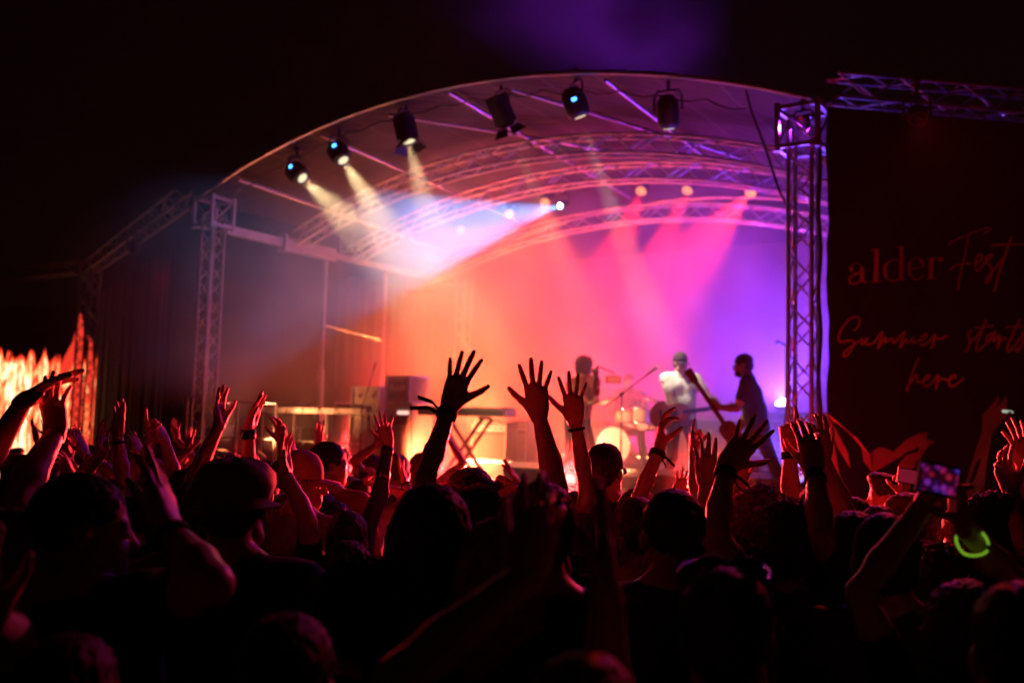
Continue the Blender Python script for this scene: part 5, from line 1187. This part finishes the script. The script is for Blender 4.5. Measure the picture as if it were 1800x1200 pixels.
# ------------------------------------------------------------------ the crowd
GLOW = mat('yellow green glow stick', (.1, .3, .02), .4, 0, 0, emit=(.45, 1, .05), estr=.32)
SP = dict
CROWD = [
 SP(label='woman with long dark hair and a violet flower crown, left hand spread high', hx=828, hy=826, d=3.05, female=True, hair='long', headband='pink', frizz=160, sleeve='none', shirt='charcoal',
    arms=[A('L', (791, 712), (818, 628), (744, 860), pose='spread', palm='away', band='tails', tails=((-.115, .02), (-.09, .055)), hs=1.06)]),
 SP(label='person whose right hand is spread wide against the orange smoke, centre of the crowd', hx=906, hy=872, d=3.25, hair='short', shirt='black', arms=[A('R', (947, 728), (938, 636), (992, 862), pose='spread', palm='away', hs=1.06)]),
 SP(label='person raising a spread right hand in front of the person filming on stage', hx=962, hy=862, d=3.6, hair='bob', shirt='charcoal', female=True, arms=[A('R', (1011, 738), (1004, 656), (1047, 862), pose='spread', palm='away', band='cord', hs=1.1)]),
 SP(label='man in a black angular cap seen from behind in front of the drum kit', hx=1066, hy=782, d=4.7, hair='short', cap=('cap', 'black'), shirt='black', head=(25, 4, 0)),
 SP(label='person with rounded dark hair, left hand raised with a tied ribbon before the guitarist', hx=1187, hy=868, d=3.8, hair='bob', hcol='brown', shirt='black', female=True, frizz=140, arms=[A('L', (1160, 786), (1163, 708), (1122, 888), pose='pinch', palm='in', band='tails', tails=((.07, -.045), (.035, -.045)), hs=1.08)]),
 SP(label='person with reddish hair, left hand open with the fingers up under the bass guitar', hx=1336, hy=867, d=3.55, hair='curly', hcol='auburn', shirt='black', frizz=160, arms=[A('L', (1242, 850), (1237, 755), (1240, 950), pose='open', palm='away', hs=1.05)]),
 SP(label='person with dark wavy hair, left hand tilted to the right with a trailing wristband', hx=1390, hy=893, d=3.0, hair='curly', hcol='dark brown', shirt='black', frizz=200, arms=[A('L', (1277, 818), (1338, 742), (1262, 930), pose='spread', palm='away', band='tails', tails=((.075, -.035), (.05, -.05)), hs=1.05), A('R', (1432, 824), (1418, 742), (1440, 935), pose='relax', palm='away', band='ribbon')]),
 SP(label='person pointing one index finger up beside the right truss tower', hx=1460, hy=893, d=3.9, hair='short', shirt='black', arms=[A('L', (1388, 786), (1387, 716), (1390, 893), pose='point', palm='away', band='ribbon', hs=1.05)]),
 SP(label='person with a hair band and lit ear, left arm bent up beside the black banner', hx=1546, hy=888, d=3.5, hair='buzz', hcol='dark brown', shirt='black', arms=[A('L', (1446, 805), (1436, 735), (1486, 905), pose='relax', palm='away', thick=1.1)]),
 SP(label='short haired man in profile facing left in front of the banner, phone in hand', hx=1560, hy=836, d=5.4, hair='quiff', shirt='red', yaw=-20, head=(-55, 0, 0), arms=[A('R', (1588, 872), (1592, 842), (1600, 925), pose='grip', palm='away', dd=-.25)]),
 SP(label='woman holding up a glowing phone, lime glow bracelet on her right wrist', hx=1702, hy=1030, d=2.05, female=True, hair='bob', shirt='black', arms=[A('L', (1622, 890), (1638, 812), (1492, 1092), pose='grip', palm='in', td=.05), A('R', (1694, 925), (1678, 845), (1788, 1050), pose='grip', palm='in', band='glow', glowmat=GLOW)]),
 SP(label='person with tousled auburn hair lowered behind the phone holder', hx=1655, hy=978, d=3.0, hair='curly', hcol='auburn', shirt='charcoal', frizz=220, head=(0, -15, 12)),
 SP(label='curly haired person near the right edge with a raised left hand', hx=1746, hy=878, d=3.4, hair='curly', hcol='black', shirt='black', frizz=200, arms=[A('R', (1778, 862), (1756, 800), (1800, 950), pose='relax', palm='cam')]),
 SP(label='person cut off by the right edge, raising a hand in front of the banner', hx=1835, hy=900, d=3.6, hair='short', shirt='black', arms=[A('L', (1800, 815), (1786, 745), (1772, 905), pose='open', palm='away')]),
 SP(label='person close to the camera with sunglasses pushed up on dark hair', hx=1282, hy=1004, d=1.75, hair='short', hcol='dark brown', shirt='black', glasses='top', frizz=300, head=(14, 0, 0)),
 SP(label='blurred person at the bottom left of centre, raised fist in front of the stage centre', hx=505, hy=1088, d=1.6, hair='short', hcol='brown', shirt='black', frizz=250, arms=[A('R', (928, 1010), (950, 880), (735, 1175), pose='relax', palm='away', dd=-.15, len=1.05)]),
 SP(label='blurred person at the bottom centre under violet light, right forearm straight up', hx=1030, hy=1150, d=1.25, H=1.56, hair='buzz', hcol='blond', shirt='black', arms=[A('R', (1066, 1050), (1060, 880), (1080, 1330), pose='flat', palm='in', dd=.12)]),
 SP(label='tall man with cropped hair at left, head turned right, right hand raised', hx=146, hy=828, d=2.05, hair='buzz', hcol='black', shirt='black', head=(52, 0, 0), eyes=True, sleeve='short', arms=[A('R', (300, 934), (286, 796), (366, 1100), pose='flat', palm='in', band='ribbon', dd=-.05)]),
 SP(label='man with spectacles at the left edge, face lit violet', hx=22, hy=893, d=2.0, hair='buzz', hcol='grey', shirt='charcoal', head=(68, 2, 0), glasses='face', eyes=True),
 SP(label='blurred round head low in the bottom left corner', hx=118, hy=1118, d=1.5, hair='buzz', hcol='brown', shirt='black', arms=[A('L', (-20, 1090), (-40, 990), (20, 1200), pose='relax', palm='away')]),
 SP(label='person at the far left clapping two big hands in front of the glowing screen', hx=-75, hy=850, d=2.85, hair='short', shirt='black', arms=[A('L', (42, 705), (128, 648), (-35, 830), pose='spread', palm=(.5, .1, -.8), hs=1.1, len=1.05), A('R', (98, 760), (92, 690), (25, 885), pose='open', palm='away', thick=1.15)]),
 SP(label='broad man in a round soft hat and black shirt seen from behind', hx=414, hy=812, d=2.65, hair='short', cap=('hat', 'grey'), shirt='black', wide=1.12, head=(-8, 0, -4)),
 SP(label='person whose dark left hand stands up in front of the orange stage light', hx=612, hy=902, d=3.8, hair='short', shirt='black', frizz=120, arms=[A('L', (502, 832), (497, 757), (548, 935), pose='open', palm='in', hs=1.05)]),
 SP(label='person with one hand half open just left of the pale baseball cap', hx=566, hy=868, d=5.0, hair='short', shirt='black', arms=[A('L', (496, 776), (489, 714), (512, 850), pose='relax', palm='cam')]),
 SP(label='woman in a pale baseball cap with the brim to the right, red lit ponytail', hx=530, hy=796, d=4.1, female=True, hair='ponytail', hcol='auburn', cap=('cap', 'pink'), shirt='grey', head=(62, -2, 0)),
 SP(label='dark haired man looking right behind the pale baseball cap', hx=580, hy=776, d=5.2, hair='short', hcol='black', shirt='red', head=(50, 0, 0)),
 SP(label='person in a dark long sleeved top raising an open right hand with a watch', hx=590, hy=884, d=4.9, hair='short', shirt='navy', sleeve='long', arms=[A('R', (682, 780), (668, 718), (692, 868), pose='spread', palm='away', band='watch', hs=1.08)]),
 SP(label='person with two cupped red lit hands beside the dark sleeve', hx=632, hy=846, d=6.0, hair='short', shirt='grey', arms=[A('L', (640, 850), (653, 806), pose='cup', palm='in'), A('R', (668, 852), (678, 806), pose='cup', palm='in')]),
 SP(label='person whose slim pink lit hand with a bracelet rises left of the big centre arm', hx=752, hy=868, d=5.4, female=True, hair='long', shirt='black', arms=[A('L', (712, 846), (698, 798), (728, 900), pose='flat', palm='in', band='cord')]),
 SP(label='person clapping dark hands just above the flower crown', hx=838, hy=862, d=4.2, hair='short', shirt='black', arms=[A('L', (800, 862), (820, 812), pose='cup', palm='in'), A('R', (842, 862), (832, 800), pose='cup', palm='in')]),
 SP(label='person clapping dark hands right of the flower crown', hx=908, hy=880, d=4.3, hair='short', shirt='black', arms=[A('L', (868, 866), (862, 812), pose='fist', palm='in'), A('R', (918, 864), (896, 806), pose='flat', palm='in')]),
 SP(label='person low in the crowd with a half closed right hand below the centre arm', hx=694, hy=990, d=2.75, female=True, hair='long', shirt='black', arms=[A('R', (768, 1014), (748, 952), (834, 1092), pose='cup', palm='in')]),
 SP(label='curly dark head low by the right shoulder of the broad man in the hat', hx=640, hy=1000, d=2.3, hair='curly', hcol='black', shirt='black', frizz=200),
 SP(label='person raising a violet lit right hand, palm to the right, near the left tower', hx=262, hy=862, d=4.3, hair='short', shirt='black', arms=[A('R', (386, 746), (384, 674), (338, 826), pose='open', palm='out', hs=1.05, len=1.05)]),
 SP(label='person with dark hair between the left tower and the soft hat', hx=336, hy=826, d=4.8, hair='short', hcol='black', shirt='black', head=(60, 0, 0)),
 SP(label='person with a watch on a straight raised left arm behind the soft hat', hx=506, hy=872, d=4.4, hair='short', shirt='black', arms=[A('L', (437, 750), (464, 686), (436, 850), pose='flat', palm='in', band='watch', hs=1.05)]),
 SP(label='person with joined hands overhead, index finger pointing up at left', hx=268, hy=842, d=4.8, hair='short', shirt='charcoal', arms=[A('L', (268, 772), (260, 712), (222, 850), pose='point', palm='in'), A('R', (290, 776), (272, 738), (312, 850), pose='fist', palm='in')]),
 SP(label='person clapping at left, the right hand lit bright pink', hx=196, hy=846, d=4.6, hair='short', shirt='black', arms=[A('L', (180, 796), (166, 738), pose='open', palm='in'), A('R', (206, 764), (213, 694), (218, 860), pose='flat', palm='cam', band='cord')]),
 SP(label='person with a small open red hand right of the left tower base', hx=352, hy=812, d=6.8, hair='short', shirt='red', arms=[A('L', (330, 790), (326, 750), pose='spread', palm='away')]),
 SP(label='person pointing a small red lit finger above the soft hat', hx=420, hy=806, d=6.6, hair='bun', female=True, shirt='white', arms=[A('L', (398, 814), (392, 778), pose='point', palm='away')]),
 SP(label='person with an open red lit hand low in front of the white guitarist', hx=1224, hy=880, d=5.2, hair='short', shirt='red', arms=[A('L', (1190, 868), (1196, 818), pose='spread', palm='away')]),
 SP(label='person raising a narrow hand with joined fingers before the guitarist', hx=1262, hy=880, d=4.6, hair='short', shirt='black', arms=[A('L', (1219, 792), (1211, 716), (1226, 880), pose='point', palm='in')]),
 SP(label='person with light long hair between the centre arms and the black cap', hx=1012, hy=868, d=4.0, female=True, hair='long', hcol='brown', shirt='black', frizz=120),
 SP(label='person with red rimmed hair right of the black cap', hx=1122, hy=862, d=4.1, hair='bob', hcol='auburn', shirt='black', frizz=120),
 SP(label='person in a red lit shirt raising a thick left arm before the right truss tower', hx=1376, hy=884, d=4.5, hair='short', shirt='red', sleeve='long', arms=[A('L', (1300, 850), (1306, 790), (1302, 905), pose='relax', palm='away')]),
 SP(label='dark head at the lower centre between the blurred arm and the flower crown', hx=612, hy=956, d=3.0, hair='short', shirt='black', frizz=120),
 SP(label='dark bent head behind the blurred centre hand', hx=955, hy=812, d=2.3, H=1.72, hair='short', hcol='dark brown', shirt='black', frizz=150),
 SP(label='person with short hair at the bottom right corner under violet light', hx=1800, hy=1030, d=1.6, hair='short', shirt='navy', frizz=100),
 SP(label='person at left whose two raised hands frame the left tower base', hx=128, hy=828, d=5.6, hair='short', shirt='black', arms=[A('L', (122, 796), (118, 752), pose='flat', palm='in'), A('R', (150, 800), (136, 756), pose='flat', palm='in')]),
 SP(label='person with one flat hand up between the clapping pairs at left', hx=236, hy=824, d=6.2, hair='curly', shirt='dark green', arms=[A('R', (246, 800), (250, 758), pose='open', palm='in')]),
 SP(label='person with a violet lit thumb and fingers low at left', hx=92, hy=838, d=5.0, hair='short', shirt='black', arms=[A('R', (124, 836), (122, 790), pose='relax', palm='cam')]),
]
for c in CROWD: person(**c)
# more of the crowd further back, each at his or her own spot
r_ = random.Random(11)
near_what = ['before the glowing screen', 'under the left side truss', 'before the left truss tower', 'below the guard rail', 'below the desk on the stage', 'below the stacked racks', 'below the keyboard', 'below the drum kit', 'below the guitarist', 'before the right truss tower', 'before the banner']
spots = []
for px, d, w in ((20, 7.5, 0), (62, 6.2, 0), (110, 8.4, 0), (160, 7.2, 1), (205, 9.0, 1), (285, 7.6, 1), (312, 9.2, 2), (372, 8.2, 2), (470, 6.2, 3), (438, 8.8, 3), (515, 7.4, 3), (655, 7.2, 5), (600, 8.2, 4), (700, 6.4, 5), (742, 7.8, 5), (780, 5.4, 6), (870, 5.2, 6), (1098, 5.2, 7), (1155, 5.0, 7), (1500, 4.8, 10), (1620, 4.6, 10), (1690, 4.2, 10), (1440, 4.4, 9), (1590, 3.6, 10), (1500, 2.9, 10), (1180, 2.6, 8), (1130, 3.2, 7), (870, 2.2, 6), (760, 2.3, 6), (330, 3.2, 2), (40, 4.4, 0), (1560, 2.5, 10)):
    spots.append((px, d, w))
HS = ['short', 'curly', 'long', 'bob', 'bun', 'ponytail', 'buzz', 'quiff']; HCs = ['dark brown', 'black', 'brown', 'blond', 'auburn']; SHs = ['black', 'grey', 'navy', 'red', 'charcoal', 'white', 'dark green', 'denim']
seen = set()
for px, d, w in spots:
    lim = 780 if px < 760 else 862 if px < 1450 else 868
    zt = r_.uniform(1.58, 1.76); s_ = F / d; hy = 750 + .026 * (px - 900) + (HC - zt) * s_ + 4
    hy = max(hy, lim + r_.uniform(0, 22) if d > 2.9 else hy)
    while True:
        h = r_.choice(HS); c = r_.choice(HCs); sh = r_.choice(SHs) if d > 4 else r_.choice(['black', 'charcoal', 'navy'])
        key = (h, c, w)
        if key not in seen: seen.add(key); break
    hn = {'short': 'short', 'curly': 'curly', 'long': 'long', 'bob': 'chin length', 'bun': 'tied up', 'ponytail': 'ponytailed', 'buzz': 'cropped', 'quiff': 'swept up'}[h]
    ar = []; txt = ''
    if d > 4 and px < 800 and r_.random() < .62:
        s2 = r_.choice('LR'); sx = px + (-1 if s2 == 'L' else 1) * .16 * s_; wy = hy - r_.uniform(.0, .14) * s_; lx = r_.uniform(-.06, .06) * s_
        ar.append(A(s2, (sx + lx, wy), (sx + lx + r_.uniform(-.05, .05) * s_, wy - .17 * s_), pose=r_.choice(['spread', 'open', 'flat', 'relax', 'fist']), palm=r_.choice(['away', 'in', 'away'])))
        txt = (' left' if s2 == 'L' else ' right') + ' hand up'
    person(label=f'{hn} {c} haired person in {sh},{txt} {near_what[w]}', hx=px, hy=hy, d=d, hair=h, hcol=c, shirt=sh, female=h in ('long', 'bob', 'bun', 'ponytail'), skin=r_.choice(['fair', 'fair', 'tan', 'brown']), head=(r_.uniform(-30, 30), r_.uniform(-4, 10), 0), arms=ar)
print('ARM NOTES', ARM_NOTES)
# ------------------------------------------------------------------ performers on the stage
def P_at(px, d, z=DECK): return cpos(px, d, z)
GP = 'people on the stage'
rt = P_at(1012, 12.5)
person('person on stage in a red lit top holding a phone out on a stabiliser', root=rt, d=12.4, H=1.74, yaw=35, head=(20, 4, 0), hair='curly', shirt='red', trousers='charcoal', floor=DECK, group=GP, lean=(4, 6), res=.014, sleeve='long',
       legs={'L': (-.1, -.2, .09), 'R': (.12, .22, .09)}, arms=[A('R', (1047, 662), (1052, 644), (1046, 716), pose='fist', palm='in', dd=-.3), A('L', (1040, 712), (1052, 706), pose='grip', palm='in', dd=-.35)])
g = at(1050, 650, 12.1); t = thing('phone_stabiliser', 'phone in a handheld stabiliser held out beside the drummer', 'camera', g)
e = at(1079, 655, 12.1) - g; c = at(1078, 667, 12.1) - g
obj('handle', MB().tube([(0, 0, -.14), (0, 0, .05)], .016, 8), BLACKP, t); obj('arm', MB().tube([(0, 0, .05), e * .6 + UPV * .02, e, c + UPV * .05], .009, 8), BLACKP, t)
obj('phone', MB().box(c, (.19, .012, .09)), BLACKP, t); obj('phone_screen', MB().box(c + Vector((0, -.0075, 0)), (.165, .003, .074)), mat('phone screen picture', (.05, .02, .02), .2, 0, .5, 22, emit=(1, .12, .08), estr=.8), t)

def guitar(label, C0, neck_dir, face, kind):
    """C0: centre of the body; neck_dir: unit vector along the neck; face: direction the strings look"""
    t = thing('guitar', label, 'guitar', C0); x = neck_dir.normalized(); z = (face - x * face.dot(x)).normalized(); y = z.cross(x); R = Matrix((x, y, z)).transposed().to_4x4()
    ac = kind == 'acoustic'; n = 40; P = []; L = .25 if ac else .21; th = .095 if ac else .042
    for i in range(n):
        w = 2 * math.pi * i / n; cx = math.cos(w) * L; r = (.185 if cx < 0 else .145) * (1 if ac else .85); wy = math.sin(w) * r * (1 - .28 * math.exp(-((cx - .03) / .07) ** 2))
        if not ac and cx > .1: cx += .05 * abs(math.sin(w))
        P.append((cx, wy))
    WOOD = mat('orange spruce top', (.62, .26, .07), .25, 0, .15, 8) if ac else mat('dark sunburst body', (.05, .02, .02), .2, 0, .2, 8)
    side = mat('mahogany', (.12, .04, .02), .25, 0, .2, 9)
    mb = MB().add([(a, b_, -th / 2) for a, b_ in P] + [(a, b_, th / 2 - .002) for a, b_ in P], [tuple(range(n - 1, -1, -1)), tuple(range(n, 2 * n))] + [(i, (i + 1) % n, n + (i + 1) % n, n + i) for i in range(n)])
    bo = obj('body', mb, side, t, R); obj('top', MB().add([(a * .97, b_ * .97, th / 2 + .002) for a, b_ in P], [tuple(range(n))]), WOOD, bo)
    if ac: obj('sound_hole', MB().lathe([(.045, .001), (0, .001)], 20), BLACKP, bo, Matrix.Translation((.05, 0, th / 2 + .004)))
    obj('bridge', MB().box((-.11, 0, th / 2 + .01), (.03, .13, .012)), BLACKP, bo)
    nl = .62 if ac else .56; obj('neck', MB().box((.2 + nl / 2 - .02, 0, th / 2 - .004), (nl, .05, .028)), side, t, R); obj('fretboard', MB().box((.17 + nl / 2, 0, th / 2 + .0155), (nl + .04, .046, .007)), BLACKP, t, R)
    hd = obj('headstock', MB().box((.2 + nl + .07, 0, th / 2 - .008), (.17, .085, .018), None, 1.), side if ac else BLACKP, t, R)
    for i in range(4 if not ac else 6):
        s_ = 1 if (not ac or i % 2) else -1; obj('tuning_peg', MB().lathe([(0, -.01), (.010, -.008), (.010, .008), (0, .01)], 8), CHROME, hd, Matrix.Translation((.2 + nl + .02 + (i if not ac else i // 2) * (.033 if not ac else .05), s_ * .058, th / 2 - .008)))
    return t
# guitarist in the white shirt
rt = P_at(1196, 12.0)
person('guitarist in a white T-shirt and dark cap, facing the crowd', root=rt, d=12.0, H=1.78, yaw=172, head=(-14, -6, 0), hair='short', hcol='black', cap=('cap', 'black'), shirt='white', trousers='navy', floor=DECK, group=GP, lean=(2, 2), res=.014,
       legs={'L': (.12, -.2, .09), 'R': (-.05, .2, .09)}, arms=[A('R', (1192, 735), (1206, 741), (1164, 728), pose='cup', palm=(0, 1, 0), dd=-.22), A('L', (1272, 716), (1284, 708), (1232, 738), pose='grip', palm=(.2, .6, .8), dd=-.3)])
gc = at(1178, 728, 11.72); gd = (at(1300, 712, 11.6) - at(1178, 728, 11.72)).normalized()
guitar('orange acoustic guitar played by the guitarist in the white shirt', gc, gd, Vector((.1, -1, .15)), 'acoustic')
# bass player leaning forward
rt = P_at(1334, 10.7)
person('bass player in a dark T-shirt leaning forward, seen in profile facing left', root=rt, d=10.7, H=1.84, yaw=-72, head=(-6, -8, 0), hair='short', hcol='brown', beard=True, glasses='face', shirt='navy', trousers='black', floor=DECK, group=GP, lean=(13, 0), res=.014,
       legs={'L': (.5, -.02, .09), 'R': (-.5, .16, .09), 'pz': -.13}, arms=[A('L', (1262, 716), (1248, 706), (1296, 716), pose='grip', palm=(.1, 1, .3), dd=-.15), A('R', (1296, 768), (1284, 776), (1338, 742), pose='relax', palm=(0, 1, 0), dd=.05)])
gc = at(1292, 772, 10.5); gd = (at(1232, 684, 10.55) - gc).normalized()
guitar('dark electric bass with its neck pointing up to the left', gc, gd, Vector((-.35, -1, .1)), 'bass')
# drummer
rt = P_at(1102, 14.72, rz)
person('seated drummer in a white T-shirt behind the drum kit', root=rt, d=14.5, H=1.75, yaw=178, head=(10, -10, 0), hair='short', shirt='white', trousers='charcoal', floor=rz, group=GP, lean=(6, 0), res=.016,
       legs={'L': (.42, -.18, .09), 'R': (.44, .2, .09), 'pz': -.37, 'kd': Vector((0, -1, .6))}, arms=[A('R', (1078, 718), (1068, 724), (1070, 716), pose='fist', palm='down', dd=-.35), A('L', (1132, 716), (1142, 722), (1136, 712), pose='fist', palm='down', dd=-.35)])
for px, lab in ((1072, 'drumstick in the right hand of the drummer'), (1138, 'drumstick in the left hand of the drummer')):
    p = at(px, 720, 14.12); tag(obj('drumstick', MB().tube([p - Vector((0, 0, -.02)), p + Vector((.16 if px > 1100 else -.12, -.32, .04))], [.008, .005], 6), mat('hickory', (.5, .35, .2), .5)), lab, 'drumstick', None)

# phones held up in the crowd
def phone_screen_mat():
    m = bpy.data.materials.new('phone screen with stage lights'); m.use_nodes = True; nt = m.node_tree; b = nt.nodes['Principled BSDF']; b.inputs['Base Color'].default_value = (.02, .01, .02, 1); b.inputs['Roughness'].default_value = .25
    tc = nt.nodes.new('ShaderNodeTexCoord'); vo = nt.nodes.new('ShaderNodeTexVoronoi'); vo.inputs['Scale'].default_value = 55; nt.links.new(tc.outputs['Object'], vo.inputs['Vector'])
    mr = nt.nodes.new('ShaderNodeMapRange'); mr.inputs[1].default_value = .1; mr.inputs[2].default_value = .55; mr.inputs[3].default_value = .5; mr.inputs[4].default_value = .03; nt.links.new(vo.outputs['Distance'], mr.inputs[0])
    r = nt.nodes.new('ShaderNodeValToRGB'); cr = r.color_ramp; cr.elements[0].color = (.8, .02, .06, 1); cr.elements[1].color = (.12, .05, .9, 1); q = cr.elements.new(.5); q.color = (.6, .02, .35, 1)
    sp = nt.nodes.new('ShaderNodeSeparateColor'); nt.links.new(vo.outputs['Color'], sp.inputs[0]); nt.links.new(sp.outputs[0], r.inputs[0]); nt.links.new(r.outputs[0], b.inputs['Emission Color']); nt.links.new(mr.outputs[0], b.inputs['Emission Strength']); return m
PS = phone_screen_mat()
def phone(label, px, py, d, w, h, tilt, m, face=None):
    c = at(px, py, d); t = thing('phone', label, 'phone', c); R = Matrix.Rotation(rad(tilt), 4, 'Y')
    obj('case', MB().box((0, 0, 0), (w, .009, h)), BLACKP, t, R); obj('screen', MB().box((0, -.006, 0), (w - .008, .003, h - .012)), m, t, R)
phone('phone held up by the woman with the lime bracelet, screen full of stage light spots', 1648, 842, 2.0, .085, .066, 10, PS)
phone('small phone with a dull red screen held up before the banner', 1604, 838, 5.05, .16, .08, 8, mat('dull red screen', (.05, .01, .02), .3, 0, .3, 10, emit=(.45, .02, .06), estr=.35))
